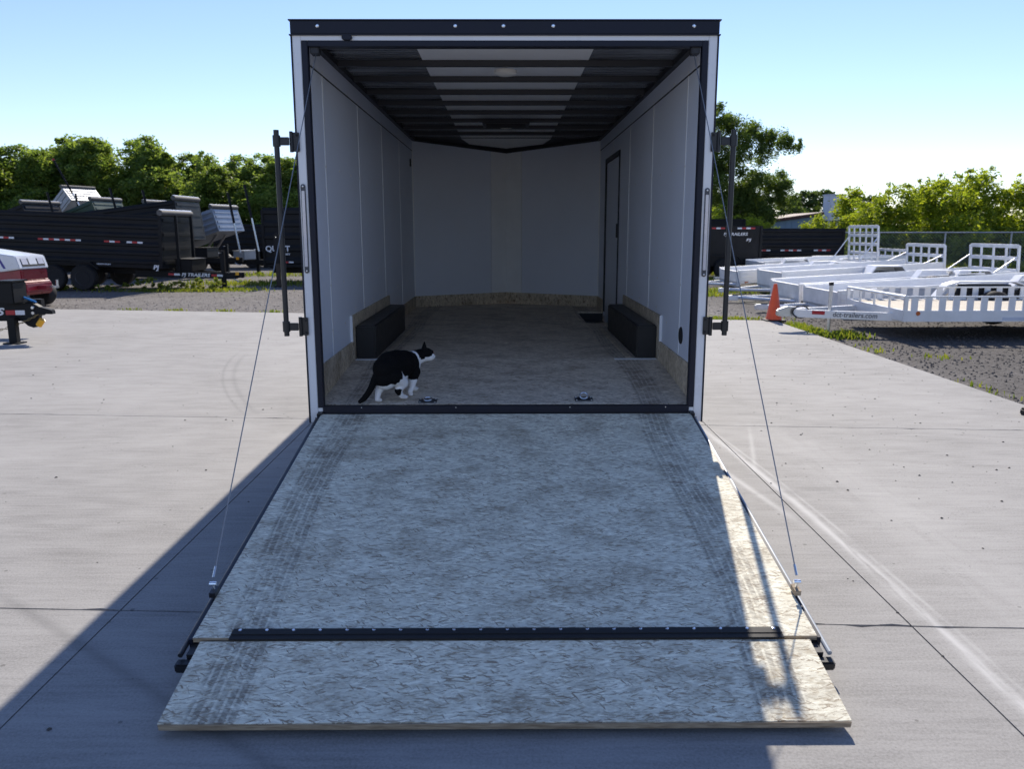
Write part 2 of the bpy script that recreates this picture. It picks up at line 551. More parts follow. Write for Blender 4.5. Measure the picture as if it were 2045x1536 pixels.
# ================================================================== the enclosed trailer
ct = thing('cargo_trailer', 'white enclosed cargo trailer seen into its open rear with ramp down', 'trailer')
WI, WO = 1.25, 1.29
ZF, ZC, KT = .652, 2.885, .80        # floor, ceiling and kick board top
YB, YC, YT = 1.30, 5.87, 6.48        # end of dove tail, V corner, V tip
for s in (-1, 1):
    def bx(name, mat, xa, xb, *r, bevel=0):
        return box(name, mat, ct, min(s * xa, s * xb), max(s * xa, s * xb), *r, bevel=bevel)
    bx('side_wall', 'white_skin', 1.262, 1.29, .06, YC, .44, 2.90)
    bx('rear_post', 'white_skin', 1.237, 1.289, 0, .06, .44, 2.848, bevel=.003)
    bx('post_foot', 'white_skin', 1.206, 1.2365, .002, .058, .443, .537, bevel=.002)
    bx('corner_trim', 'black_trim', 1.2895, 1.298, -.004, .10, .438, 2.85)
    bx('bolt', 'black_metal', 1.248, 1.258, -.006, .0, .462, .472)
    # seams, wall boards
    ys = [.055, .604, 1.92, 3.235, 4.55, YC - .004]
    for a0, a1 in zip(ys, ys[1:]):
        if s > 0 and a0 > 3 and a0 < 5:
            # boards round the side door
            if a0 < 4:
                bx('wall_board', 'wall_liner', 1.250, 1.2615, a0 + .003, 3.93, .60, ZC)
                bx('wall_board', 'wall_liner', 1.250, 1.2615, 3.933, a1 - .003, 2.56, ZC)
            else:
                bx('wall_board', 'wall_liner', 1.250, 1.2615, a0 + .003, 5.195, 2.56, ZC)
                bx('wall_board', 'wall_liner', 1.250, 1.2615, 5.198, a1, .60, ZC)
        else:
            bx('wall_board', 'wall_liner', 1.250, 1.2615, a0 + .003, a1 - .003, .50, ZC)
    for yy in ys[1:-1]:
        z0 = .79 if not (s > 0 and 3.95 < yy < 5.2) else 2.57
        bx('seam_strip', 'seam_white', 1.2465, 1.2497, yy - .011, yy + .011, z0, 2.72)
    bx('cove_trim', 'wall_liner', 1.2440, 1.2495, .062, YC - .01, 2.725, ZC - .002)
    bx('cove_edge', 'dark_bow', 1.2435, 1.2495, .062, YC - .01, 2.716, 2.7235)
    bx('ceiling_angle', 'dark_bow', 1.205, 1.2435, .062, YC - .01, 2.845, 2.884)
    # kick boards: a low run and a high piece behind the wheel box
    k = MB().prism([(.062, .545), (YB - .03, .635), (YB - .03, KT), (.062, .79)], 'x', s * 1.236, s * 1.2495)
    k.build('kick_board', 'osb_kick', ct)
    bx('kick_board', 'osb_kick', 1.233, 1.2495, YB - .025, 3.38, .60, 1.01)
    bx('kick_edge', 'seam_white', 1.2325, 1.2497, YB - .040, YB - .027, .802, 1.012)
    if s < 0:
        bx('kick_board', 'osb_kick', 1.236, 1.2495, 3.384, YC - .01, .60, KT)
    else:
        bx('kick_board', 'osb_kick', 1.236, 1.2495, 3.384, 3.88, .60, KT)
        bx('kick_board', 'osb_kick', 1.236, 1.2495, 5.25, YC - .01, .60, KT)
    bx('wheel_box', 'black_box', 1.067, 1.232, 1.366, 3.29, ZF - .01, .922, bevel=.012)
    # tail light, cable anchor
    zc = 1.694 if s < 0 else 1.668
    tl = MB()
    prof = []
    for q in range(24):
        t = 2 * pi * q / 24
        prof.append((s * 1.264 + .0145 * cos(t), zc + .0145 * sin(t) + (.262 if sin(t) >= 0 else -.262)))
    tl.prism(prof, 'y', -.012, -.001)
    tlo = tl.build('tail_light', 'lamp_housing', ct, bevel=.002)
    MB().box(s * 1.264 - .0105, s * 1.264 + .0105, -.0165, -.012, zc - .235, zc + .235).build('lens', 'lens_clear', tlo, bevel=.003)
    for zz in (-.262, .262):
        MB().lathe([(.006, 0), (.006, -.003), (.003, -.004)], (s * 1.264, -.012, zc + zz), 'y', 10).build('screw', 'steel', tlo)
    bx('cable_anchor', 'dark_bow', 1.135, 1.19, .02, .09, 2.742, 2.787, bevel=.006)
    # lock bar swung aside
    lb = MB().tube((s * 1.403, -.045, 1.020), (s * 1.403, -.045, 2.290), .0165, n=14).build('lock_bar', 'black_metal', ct, smooth=True)
    for zz in (1.078, 2.222):
        bx('hinge_plate', 'black_metal', 1.272, 1.318, -.018, -.004, zz - .058, zz + .058, bevel=.003).parent = lb
        MB().tube((s * 1.318, -.024, zz - .062), (s * 1.318, -.024, zz + .062), .011, n=10).build('hinge_pin', 'black_metal', lb, smooth=True)
        bx('hinge_arm', 'black_metal', 1.326, 1.395, -.050, -.036, zz - .023, zz + .026, bevel=.003).parent = lb
        MB().tube((s * 1.403, -.045, zz - .03), (s * 1.403, -.045, zz + .036), .0235, n=14).build('collar', 'black_metal', lb, smooth=True)
        for dz in (-.04, .04):
            MB().lathe([(.007, 0), (.007, -.006), (.004, -.008)], (s * 1.285, -.018, zz + dz), 'y', 8).build('bolt', 'black_rubber', lb)
    # ramp cable
    cb = MB().tube((s * 1.157, .04, 2.745), (s * 1.219, -2.030, .262), .0028, n=6).build('ramp_cable', 'cable_steel', ct)
    MB().tube((s * 1.2178, -2.000, .298), (s * 1.219, -2.030, .262), .0055, n=10).build('swage', 'chrome', cb)
    # frame rails below
    bx('frame_rail', 'black_metal', 1.10, 1.16, .1, 5.9, .33, .53)

scr = MB().lathe([(.0085, 0), (.0075, -.0025), (.003, -.004)], (0, 0, 0), 'x', 8).mesh('wall_screw', 'dome_lens', smooth=True)
for s in (-1, 1):
    for yy in [.604 + .438 * k for k in range(12)]:
        if yy > 5.7: continue
        for zz in (2.74, 2.12, 1.30, .98 if yy < 1.2 else 1.06):
            if s > 0 and 3.8 < yy < 5.3 and zz < 2.6: continue
            link('wall_screw', scr, ct, (s * 1.2455, yy + .02 * sin(yy * 9), zz), (0, 0, 0 if s > 0 else pi))

box('rear_header', 'white_skin', ct, -1.2365, 1.2365, .001, .06, 2.8165, 2.8495, bevel=.002)
cap = MB().box(-1.296, 1.296, -.012, .07, 2.850, 2.926).build('header_cap', 'black_trim', ct, bevel=.004)
MB().box(-1.306, 1.306, -.018, .075, 2.9265, 2.934).build('cap_lip', 'black_trim', cap, bevel=.002)
MB().box(-1.304, 1.304, -.015, .072, 2.8435, 2.8495).build('cap_lip', 'black_trim', cap)
for xx in (-1.13, -.30, -.01, .29, 1.14):
    MB().lathe([(.011, 0), (.011, -.004), (.006, -.008)], (xx, -.012, 2.896), 'y', 12).build('screw', 'chrome', cap, smooth=True)
MB().prism([(-.990, 2.830), (-.978, 2.845), (-.932, 2.845), (-.920, 2.830), (-.932, 2.815), (-.978, 2.815)], 'y', -.022, 0).build('marker_light', 'black_trim', ct, bevel=.004)
# black door frame
fr = MB()
fr.box(-1.2355, -1.198, -.004, .05, .538, 2.8155).box(1.198, 1.2355, -.004, .05, .538, 2.8155).box(-1.1975, 1.1975, -.003, .05, 2.782, 2.815)
fr.build('door_frame', 'black_trim', ct, bevel=.003)
sill = MB().box(-1.2045, 1.2045, -.006, .045, .503, .549).build('door_sill', 'black_trim', ct, bevel=.004)
for xx in (-.33, .42, -.95, 1.05):
    MB().lathe([(.005, 0), (.004, -.002)], (xx, -.006, .540), 'y', 8).build('screw', 'chrome', sill)

# floor
nose = [(-1.235, YC), (0, YT), (1.235, YC)]
fl = MB().prism([(-1.236, YB + .002), (1.236, YB + .002), (1.236, 3.93), (.905, 3.93), (.905, 5.2), (1.236, 5.2), (1.236, YC), (0, YT - .03), (-1.236, YC)], 'z', ZF - .02, ZF)
fl.build('floor_board', 'osb_floor', ct)
dv = MB().add([(-1.236, .046, .551), (1.236, .046, .551), (1.236, YB - .002, ZF), (-1.236, YB - .002, ZF), (-1.236, .046, .531), (1.236, .046, .531), (1.236, YB - .002, ZF - .02), (-1.236, YB - .002, ZF - .02)],
              [(0, 1, 2, 3), (7, 6, 5, 4), (0, 4, 5, 1), (1, 5, 6, 2), (2, 6, 7, 3), (3, 7, 4, 0)])
dv.build('floor_board', 'osb_floor', ct)
for s in (-1, 1):
    MB().box(min(s * .88, s * 1.22), max(s * .88, s * 1.22), YB - .035, YB + .03, ZF + .0005, ZF + .004).build('floor_plate', 'seam_white', ct)
    MB().box(min(s * .985, s * 1.03), max(s * .985, s * 1.03), YB + .05, 3.5, ZF + .0005, ZF + .007).build('floor_batten', 'osb_kick', ct)
sw = MB().box(.905, 1.24, 3.93, 5.2, .36, .38).box(.903, .9048, 3.93, 5.2, .38, ZF - .004).box(.905, 1.24, 3.926, 3.9295, .38, ZF - .004).box(.905, 1.24, 5.2005, 5.204, .38, ZF - .004)
sw.build('step_well', 'black_box', ct)
MB().box(.93, 1.22, 3.96, 4.30, .40, .52).build('step_tread', 'osb_kick', ct)
# side door
sdo = MB().box(1.252, 1.268, 4.00, 5.12, .40, 2.49).build('side_door', 'wall_liner', ct)
dfm = MB().box(1.240, 1.262, 3.935, 3.985, .66, 2.552).box(1.236, 1.262, 5.135, 5.193, .66, 2.552).box(1.236, 1.262, 3.985, 5.135, 2.50, 2.552)
dfm.build('door_frame', 'black_trim', ct, bevel=.003)
MB().box(1.238, 1.252, 4.06, 4.10, 1.60, 1.76).build('door_latch', 'handle_black', sdo, bevel=.004)
MB().lathe([(.062, 0), (.058, -.006), (.02, -.008)], (1.2495, .53, .945), 'x', 24).build('port_cover', 'black_rubber', ct)
MB().box(-1.2495, -1.238, 5.60, 5.68, 2.50, 2.60).build('switch_plate', 'black_rubber', ct, bevel=.004)

# V nose
Ld = sqrt(1.25 ** 2 + (YT - YC) ** 2)
for s in (-1, 1):
    def vpanel(name, mat, t0, t1, z0a, z0b, z1a, z1b, off, th):
        """panel along the nose wall, t=0 at the side wall and 1 at the tip"""
        d = Vector((-s * 1.25, YT - YC, 0)) / Ld
        nrm = Vector((-s * (YT - YC), -1.25, 0)).normalized()
        P = lambda t, z, o: Vector((s * 1.25, YC, 0)) + d * (t * Ld) + nrm * o + Vector((0, 0, z))
        vs = [P(t0, z0a, off), P(t1, z0b, off), P(t1, z1b, off), P(t0, z1a, off), P(t0, z0a, off - th), P(t1, z0b, off - th), P(t1, z1b, off - th), P(t0, z1a, off - th)]
        return MB().add(vs, [(0, 1, 2, 3), (7, 6, 5, 4), (0, 4, 5, 1), (1, 5, 6, 2), (2, 6, 7, 3), (3, 7, 4, 0)]).build(name, mat, ct)
    vpanel('nose_wall', 'white_skin', -.01, 1, .44, .44, 2.90, 2.82, -.012, .02)
    vpanel('nose_board', 'wall_liner', .0, .826, .60, .60, 2.86, 2.80, 0, .01)
    vpanel('nose_board', 'seam_white', .829, .999, .60, .60, 2.80, 2.79, .003, .012)
    vpanel('nose_trim', 'dark_bow', .0, 1.0, 2.845, 2.740, 2.90, 2.81, .016, .014)
    vpanel('nose_kick', 'osb_kick', .005, .998, .62, .62, KT, KT + .01, .012, .011)
    MB().box(min(s * 1.238, s * 1.2495), max(s * 1.238, s * 1.2495), YC - .012, YC - .001, KT, 2.845).build('corner_strip', 'seam_white', ct)

# roof, ceiling
rf = MB().prism([(-1.292, .05), (1.292, .05), (1.292, YC), (0, YT + .05), (-1.292, YC)], 'z', 2.900, 2.924)
rf.build('roof', 'white_skin', ct)
MB().add([(-1.26, YC - .01, 2.8995), (1.26, YC - .01, 2.8995), (.02, YT + .03, 2.83), (-.02, YT + .03, 2.83), (-1.26, YC - .01, 2.880), (1.26, YC - .01, 2.880), (.02, YT + .03, 2.79), (-.02, YT + .03, 2.79)],
         [(3, 2, 1, 0), (4, 5, 6, 7), (0, 1, 5, 4), (1, 2, 6, 5), (2, 3, 7, 6), (3, 0, 4, 7)]).build('nose_roof', 'dark_bow', ct)
a = Mat('foil_dark', .26, .35, (.2, .2, .2))
rip = a.noise(1, 2, a.vec(scale=(.5, 15, 1)), .5, .3)
a.color(a.ramp(a.noise(1, 3, a.vec(scale=(1.2, 22, 1))), [(.35, (.035, .036, .042)), (.62, (.36, .37, .39))]))  # bright bars of reflection are painted into the foil colour
a.bump(rip, .5, .02)
M['foil_dark'] = a.m
bow = MB().prism([(-.030, 2.884), (-.022, 2.846), (.022, 2.846), (.030, 2.884)], 'x', -1.204, 1.204)
bme = bow.mesh('ceiling_bow', 'dark_bow')
ybow = [.985 + .612 * k - .03 for k in range(9)]
ybow = [.36] + ybow
for yy in ybow:
    if yy < YC - .1: link('ceiling_bow', bme, ct, (0, yy, 0))
edges = [.06] + [q for q in ybow if q < YC - .1] + [YC]
for a0, a1 in zip(edges, edges[1:]):
    box('ceiling_panel', 'ceiling_white', ct, -.595, .595, a0 + .002, a1 - .002, 2.8865, 2.894)
    for s in (-1, 1):
        MB().box(min(s * .597, s * 1.2485), max(s * .597, s * 1.2485), a0 + .002, a1 - .002, 2.888, 2.894).build('ceiling_foil', 'foil_dark', ct)
NZ_ = lambda y: 2.880 - (y - YC + .01) * .09 / (YT - YC + .04) - .004
MB().add([(x_, y_, NZ_(y_)) for x_, y_ in ((-.595, YC + .002), (.595, YC + .002), (.5, YC + .30), (0, YT - .07), (-.5, YC + .30))] + [(x_, y_, NZ_(y_) + .003) for x_, y_ in ((-.595, YC + .002), (.595, YC + .002), (.5, YC + .30), (0, YT - .07), (-.5, YC + .30))], [(0, 1, 2, 3, 4), (9, 8, 7, 6, 5), (0, 5, 6, 1), (1, 6, 7, 2), (2, 7, 8, 3), (3, 8, 9, 4), (4, 9, 5, 0)]).build('ceiling_panel', 'ceiling_white', ct)
for yy in (1.10, 4.24):
    MB().lathe([(.085, 0), (.082, -.022), (.065, -.034), (.02, -.040)], (0, yy, 2.8465), 'z', 28).build('dome_light', 'dome_lens', ct, smooth=True)
vt = MB()
vt.box(-.25, .25, 3.72, 3.755, 2.80, 2.8455).box(-.25, .25, 4.105, 4.14, 2.80, 2.8455).box(-.25, -.215, 3.756, 4.104, 2.80, 2.8455).box(.215, .25, 3.756, 4.104, 2.80, 2.8455)
vt.build('roof_vent', 'dark_bow', ct, bevel=.004)

# recessed tie-down rings
for xx, yy in ((-.526, .115), (.525, .15)):
    zz = .551 + (yy - .046) / (YB - .048) * (ZF - .551)
    pan = MB().box(-.062, .062, -.048, .048, .0, .0035).build('tie_down_pan', 'pan_steel', ct, bevel=.0015)
    pan.location = (xx, yy, zz + .001); pan.rotation_euler = (.077, 0, 0)
    tilt = radians(36) if xx > 0 else radians(10)
    pts = [Vector((.026 * cos(t), .026 * sin(t) * cos(tilt), .010 + (.026 + .026 * sin(t)) * sin(tilt))) for t in [2 * pi * q / 20 for q in range(21)]]
    MB().path(pts, .0055, 8).build('ring', 'chrome', pan, smooth=True)
    for cx in (-.05, .05):
        for cy in (-.034, .034):
            MB().lathe([(.005, 0), (.004, .003)], (cx, cy, .0035), 'z', 8).build('bolt', 'steel', pan)

# wheels and tongue of the enclosed trailer
def wheel(parent, x, y, z, r, w, rim='rim_dark', axis='x'):
    t = MB().lathe([(r * .55, -w / 2), (r * .92, -w / 2), (r, -w * .32), (r, w * .32), (r * .92, w / 2), (r * .55, w / 2)], (x, y, z), axis, 28).build('wheel', 'tyre', parent, smooth=True)
    MB().lathe([(r * .12, -w * .40), (r * .50, -w * .42), (r * .56, -w * .52), (r * .56, w * .52), (r * .50, w * .42), (r * .12, w * .40)], (x, y, z), axis, 20).build('rim', rim, t, smooth=True)
    return t
for s in (-1, 1):
    for yy in (2.0, 2.85):
        wheel(ct, s * 1.14, yy, .30, .30, .20)
box('sill_light_stop', 'black_metal', ct, -1.2, 1.2, .004, .09, .36, .502)  # bar added under the sill to block sunlight leaking through the ramp hinge
box('belly_pan', 'black_metal', ct, -1.25, 1.25, .1, YC, .531, .5325)
tg = MB()
tg.tube((-1.0, YC, .43), (-.06, 8.0, .43), .05, n=4).tube((1.0, YC, .43), (.06, 8.0, .43), .05, n=4)
tg.build('tongue', 'black_metal', ct)
MB().box(-.06, .06, 7.9, 8.25, .40, .52).build('coupler', 'black_metal', ct, bevel=.01)
MB().tube((0, 7.75, 0), (0, 7.75, .95), .035, n=12).build('tongue_jack', 'black_metal', ct)

# ------------------------------------------------------------------ ramp door
RH = Vector((0, -.032, .503)); RE = Vector((0, -2.306, .137))
rd = (RE - RH).normalized(); rn = Vector((0, -rd.z, rd.y)); rn = rn if rn.z > 0 else -rn
RL = (RE - RH).length
RT = Matrix(((1, 0, 0, 0), (0, rd.y, rn.y, RH.y), (0, rd.z, rn.z, RH.z), (0, 0, 0, 1)))   # local y runs down the ramp, z off it
deck = MB().box(-1.209, 1.209, .004, RL, -.018, 0, T=RT).build('ramp_deck', 'osb_ramp', ct)
MB().box(-1.2085, 1.2085, RL + .0005, RL + .003, -.0185, -.0006, T=RT).build('deck_edge', 'osb_edge', deck)
fl_ = MB()
for xx in (-1.19, -.6, 0, .6, 1.15):
    fl_.box(xx, xx + .04, .02, RL - .02, -.062, -.0185, T=RT)
fl_.build('ramp_frame', 'black_metal', deck)
for s in (-1, 1):
    def rb(name, mat, xa, xb, *r, bevel=0):
        return MB().box(min(s * xa, s * xb), max(s * xa, s * xb), *r, T=RT).build(name, mat, deck, bevel=bevel)
    rb('edge_rail', 'black_trim', 1.2105, 1.224, -.01, RL + .005, -.062, -.004)
    MB().tube(RT @ Vector((s * 1.231, .05, -.016)), RT @ Vector((s * 1.233, RL + .075, -.024)), .0095, n=10).build('edge_tube', 'dump_grey' if s > 0 else 'black_metal', deck, smooth=True)
    rb('corner_foot', 'black_metal', 1.130, 1.247, RL + .070, RL + .112, -.078, -.040, bevel=.006)
    rb('corner_arm', 'black_metal', 1.165, 1.212, RL + .004, RL + .0695, -.076, -.024)
    rb('hinge_bolt', 'black_metal', 1.205, 1.235, -.03, .02, -.03, .006)
    # cable eye bolt
    eb = MB().tube(RT @ Vector((s * 1.219, 2.024, -.03)), RT @ Vector((s * 1.219, 2.024, .066)), .006, n=8).build('eye_bolt', 'chrome', deck, smooth=True)
    MB().box(s * 1.219 - .013, s * 1.219 + .013, 1.995, 2.05, .006, .028, T=RT).build('bracket', 'osb_edge' if s > 0 else 'black_metal', eb)
    MB().tube(RT @ Vector((s * 1.219 - .014, 2.024, .058)), RT @ Vector((s * 1.219 + .014, 2.024, .058)), .0085, n=10).build('nut', 'chrome', eb, smooth=True)
hs = MB().box(-1.066, 1.076, RL - .047, RL - .006, .001, .009, T=RT).build('hinge_strip', 'black_rubber', deck, bevel=.003)
MB().box(-1.066, 1.076, RL - .0055, RL + .016, .000, .006, T=RT).build('hinge_leaf', 'black_rubber', hs)
for k in range(21):
    xx = -1.035 + k * .1042
    MB().lathe([(.0072, .009), (.0066, .0115), (.003, .0122)], (xx, RL - .033, 0), 'z', 10, T=RT).build('screw', 'chrome', hs)
FE = Vector((0, -2.728, .050))
F0 = Vector((0, -2.325, .131))
fd = (FE - F0).normalized(); fn = Vector((0, -fd.z, fd.y)); fn = fn if fn.z > 0 else -fn
FL = (FE - F0).length
FT = Matrix(((1, 0, 0, 0), (0, fd.y, fn.y, F0.y), (0, fd.z, fn.z, F0.z), (0, 0, 0, 1)))
me_ = MB()
n = 60
rr = random.Random(3)
poly = [(-1.174, 0), (1.174, 0)] + [(1.174 - 2.348 * k / n, FL + rr.uniform(-.003, .003)) for k in range(n + 1)]
for k in range(len(poly)): pass
MB().prism(poly, 'z', -.025, 0, T=FT).build('ramp_flap', 'osb_ramp', deck)
MB().box(-1.172, 1.172, FL + .0032, FL + .0055, -.0252, -.0015, T=FT).build('flap_edge', 'osb_edge', deck)
MB().box(-1.10, 1.10, .05, FL - .06, -.045, -.0255, T=FT).build('flap_batten', 'black_metal', deck)


# ================================================================== the cat
def make_cat():
    th = radians(57)
    base = Vector((-.822, .035, 0))
    fz = lambda y: .551 + max(0, y - .046) / (YB - .048) * (ZF - .551)
    RM = Matrix.Rotation(th, 4, 'Z')
    mb = MB()
    def ball(c, r, sc=(1, 1, 1), rz=0, ry=0):
        T = Matrix.Translation(c) @ Matrix.Rotation(rz, 4, 'Z') @ Matrix.Rotation(ry, 4, 'Y') @ Matrix.Diagonal((sc[0], sc[1], sc[2], 1))
        pr = [(max(1e-4, r * sin(pi * q / 12)), -r * cos(pi * q / 12)) for q in range(13)]
        mb.lathe(pr, (0, 0, 0), 'z', 18, T=T)
    def limb(pts):
        for (p, r), (q, r_) in zip(pts, pts[1:]):
            mb.tube(p, q, r, r_, 14); ball(p, r); ball(q, r_)
    # trunk: deep chest, full belly, rounded rump
    limb([((.050, 0, .225), .082), ((.10, 0, .243), .091), ((.17, 0, .240), .092), ((.24, 0, .230), .089), ((.305, 0, .216), .076)])
    ball((.17, 0, .190), .086, (1.3, .95, 1.0))
    ball((.050, 0, .170), .078, (1, 1.05, 1.1))
    ball((.315, 0, .20), .066, (1, .98, 1.15))
    # neck and head: head turned to the right
    limb([((.31, 0, .236), .062), ((.360, -.014, .248), .054), ((.398, -.030, .256), .049)])
    hc = Vector((.420, -.048, .262)); hr = -th + radians(8)
    hd = Vector((cos(hr), sin(hr), 0)); hs_ = Vector((-sin(hr), cos(hr), 0)); hu = Vector((0, 0, 1))
    H = lambda f, s, u: hc + (hd * f + hs_ * s + hu * u) * 1.16
    B_ = 1.16
    ball(hc, .046 * B_, (1.04, 1.0, .92), hr)
    ball(H(.022, .0, -.012), .034 * B_, (1, 1.12, .85), hr)          # cheeks
    ball(H(.042, 0, -.014), .0175 * B_, (1, 1.15, .8), hr)            # muzzle
    ball(H(.034, 0, -.026), .015 * B_, (1, 1.1, .7), hr)              # chin
    ball(H(.051, 0, -.005), .0078 * B_, (1, 1, .8), hr)
    ball(H(.028, 0, .014), .020 * B_, (1.2, .8, .7), hr)              # bridge
    for s in (-1, 1):
        e = H(-.006, s * .024, .028)
        tip = H(.000, s * .037, .074)
        mb.tube(e, tip, .021, .004, 12)
        mb.tube(H(-.010, s * .012, .030), tip, .014, .003, 10)
        mb.tube(H(.004, s * .030, .026), tip, .012, .003, 10)
    # legs (y<0 is the near, right side)
    limb([((.065, .045, .17), .058), ((.080, .048, .115), .038), ((.026, .048, .074), .0225), ((.010, .048, .022), .0175), ((.034, .048, .012), .0150)])
    ball((.032, .048, .012), .0175, (1.35, 1, .72))
    limb([((.075, -.050, .175), .060), ((.150, -.056, .118), .042), ((.100, -.058, .072), .0225), ((.138, -.059, .026), .0175), ((.166, -.059, .016), .0150)])
    ball((.168, -.059, .014), .0175, (1.35, 1, .75))
    limb([((.305, .035, .165), .044), ((.305, .038, .110), .029), ((.360, .040, .052), .0195), ((.385, .040, .018), .0170), ((.400, .040, .012), .0160)])
    ball((.404, .040, .012), .0175, (1.35, 1, .72))
    limb([((.295, -.042, .165), .046), ((.270, -.048, .105), .030), ((.258, -.050, .062), .0195), ((.232, -.050, .038), .0160), ((.236, -.050, .022), .0150)])
    ball((.240, -.050, .018), .0158, (1.2, 1, .9))
    # tail sweeping down behind to the floor
    limb([((.010, .015, .215), .032), ((-.022, .030, .165), .025), ((-.040, .045, .115), .022), ((-.058, .066, .072), .0205), ((-.078, .086, .040), .019), ((-.098, .102, .024), .0145)])
    me = mb.mesh('cat', 'cat_coat')
    o = bpy.data.objects.new('cat_tmp', me); C.objects.link(o)
    rm = o.modifiers.new('r', 'REMESH'); rm.mode = 'VOXEL'; rm.voxel_size = .0042
    sm = o.modifiers.new('s', 'SMOOTH'); sm.iterations = 7; sm.factor = .5
    bpy.context.view_layer.update()
    dg = bpy.context.evaluated_depsgraph_get()
    m2 = bpy.data.meshes.new_from_object(o.evaluated_get(dg))
    bpy.data.objects.remove(o)
    m2.name = 'cat'
    ca = m2.color_attributes.new('coat', 'FLOAT_COLOR', 'POINT')
    bl, wh, pk = (.004, .004, .0045, 1), (.86, .85, .84, 1), (.35, .16, .15, 1)
    from mathutils import noise as NZ
    for v in m2.vertices:
        p = v.co; w = NZ.noise(p * 22) * .012 + NZ.noise(p * 60) * .005
        f = (p - hc).dot(hd); sd_ = (p - hc).dot(hs_); u = p.z - hc.z
        c = bl
        top = p.z - .240 - (p.x - .33) * .28                               # over the neck: dark cap
        if (p - hc).length < .088 and p.x > .345:                              # head
            if u < -.013 + w * .5 + max(0, f - .02) * .22: c = wh
            if f > .044 and u < .004: c = wh
            if f > .054 and abs(sd_) < .009 and u > -.010: c = pk
            if f < -.004: c = wh if u < -.024 + w else bl
        elif p.x > .318 + w * .7 and p.z > .125:
            c = bl if (top > .012 + w and p.x > .336) else wh                 # white bib and thin collar
            if p.y > .055: c = wh
        else:
            lim = .140 + w
            if .075 < p.x < .20 and p.y < 0: lim = .150 + w + .060 * max(0, 1 - abs(p.x - .125) / .026)
            if p.x < .06: lim = .122 + w
            if p.x > .22: lim = .116 + w
            if p.z < lim: c = wh
            if p.y < -.03 and p.x < .104 + w and .034 < p.z < .086 and p.x > .05: c = bl          # dark hock
            if p.x < -.014 + w * .4 and p.z > .012: c = bl
            if p.x < -.026: c = bl
        ca.data[v.index].color = c
    m2.materials.clear(); m2.materials.append(M['cat_coat'])
    m2.shade_smooth()
    cat = link('cat', m2, None, (base.x, base.y, fz(.12) + .001), (0, -.045, th))
    tag(cat, 'black and white cat walking into the trailer beside the left wall', 'cat')
    # eyes and whiskers
    for s in (-1, 1):
        e = H(.0325, s * .0205, .006)
        eye = MB(); 
        pr = [(max(1e-4, .0062 * sin(pi * q / 8)), -.0062 * cos(pi * q / 8)) for q in range(9)]
        eye.lathe(pr, e, 'z', 12)
        eye.build('eye', 'amber_lens', cat, smooth=True)
    wk = MB()
    for s in (-1, 1):
        for k in range(4):
            p0 = H(.046, s * .012, -.014 - .002 * k); p1 = H(.050 + .006 * k, s * .046, -.010 - .010 * k)
            wk.tube(p0, p1, .0005, .0002, 4)
    wk.build('whiskers', 'white_decal', cat)


make_cat()


# ================================================================== dump trailers
def tape_run(parent, T, x0, y, z, n, w=.155, h=.05, first=0):
    for k in range(n):
        MB().box(x0 + k * w, x0 + k * w + w - .004, y - .006, y - .001, z, z + h, T=T).build('reflector_strip', ('red_tape', 'white_tape')[(k + first) % 2], parent)


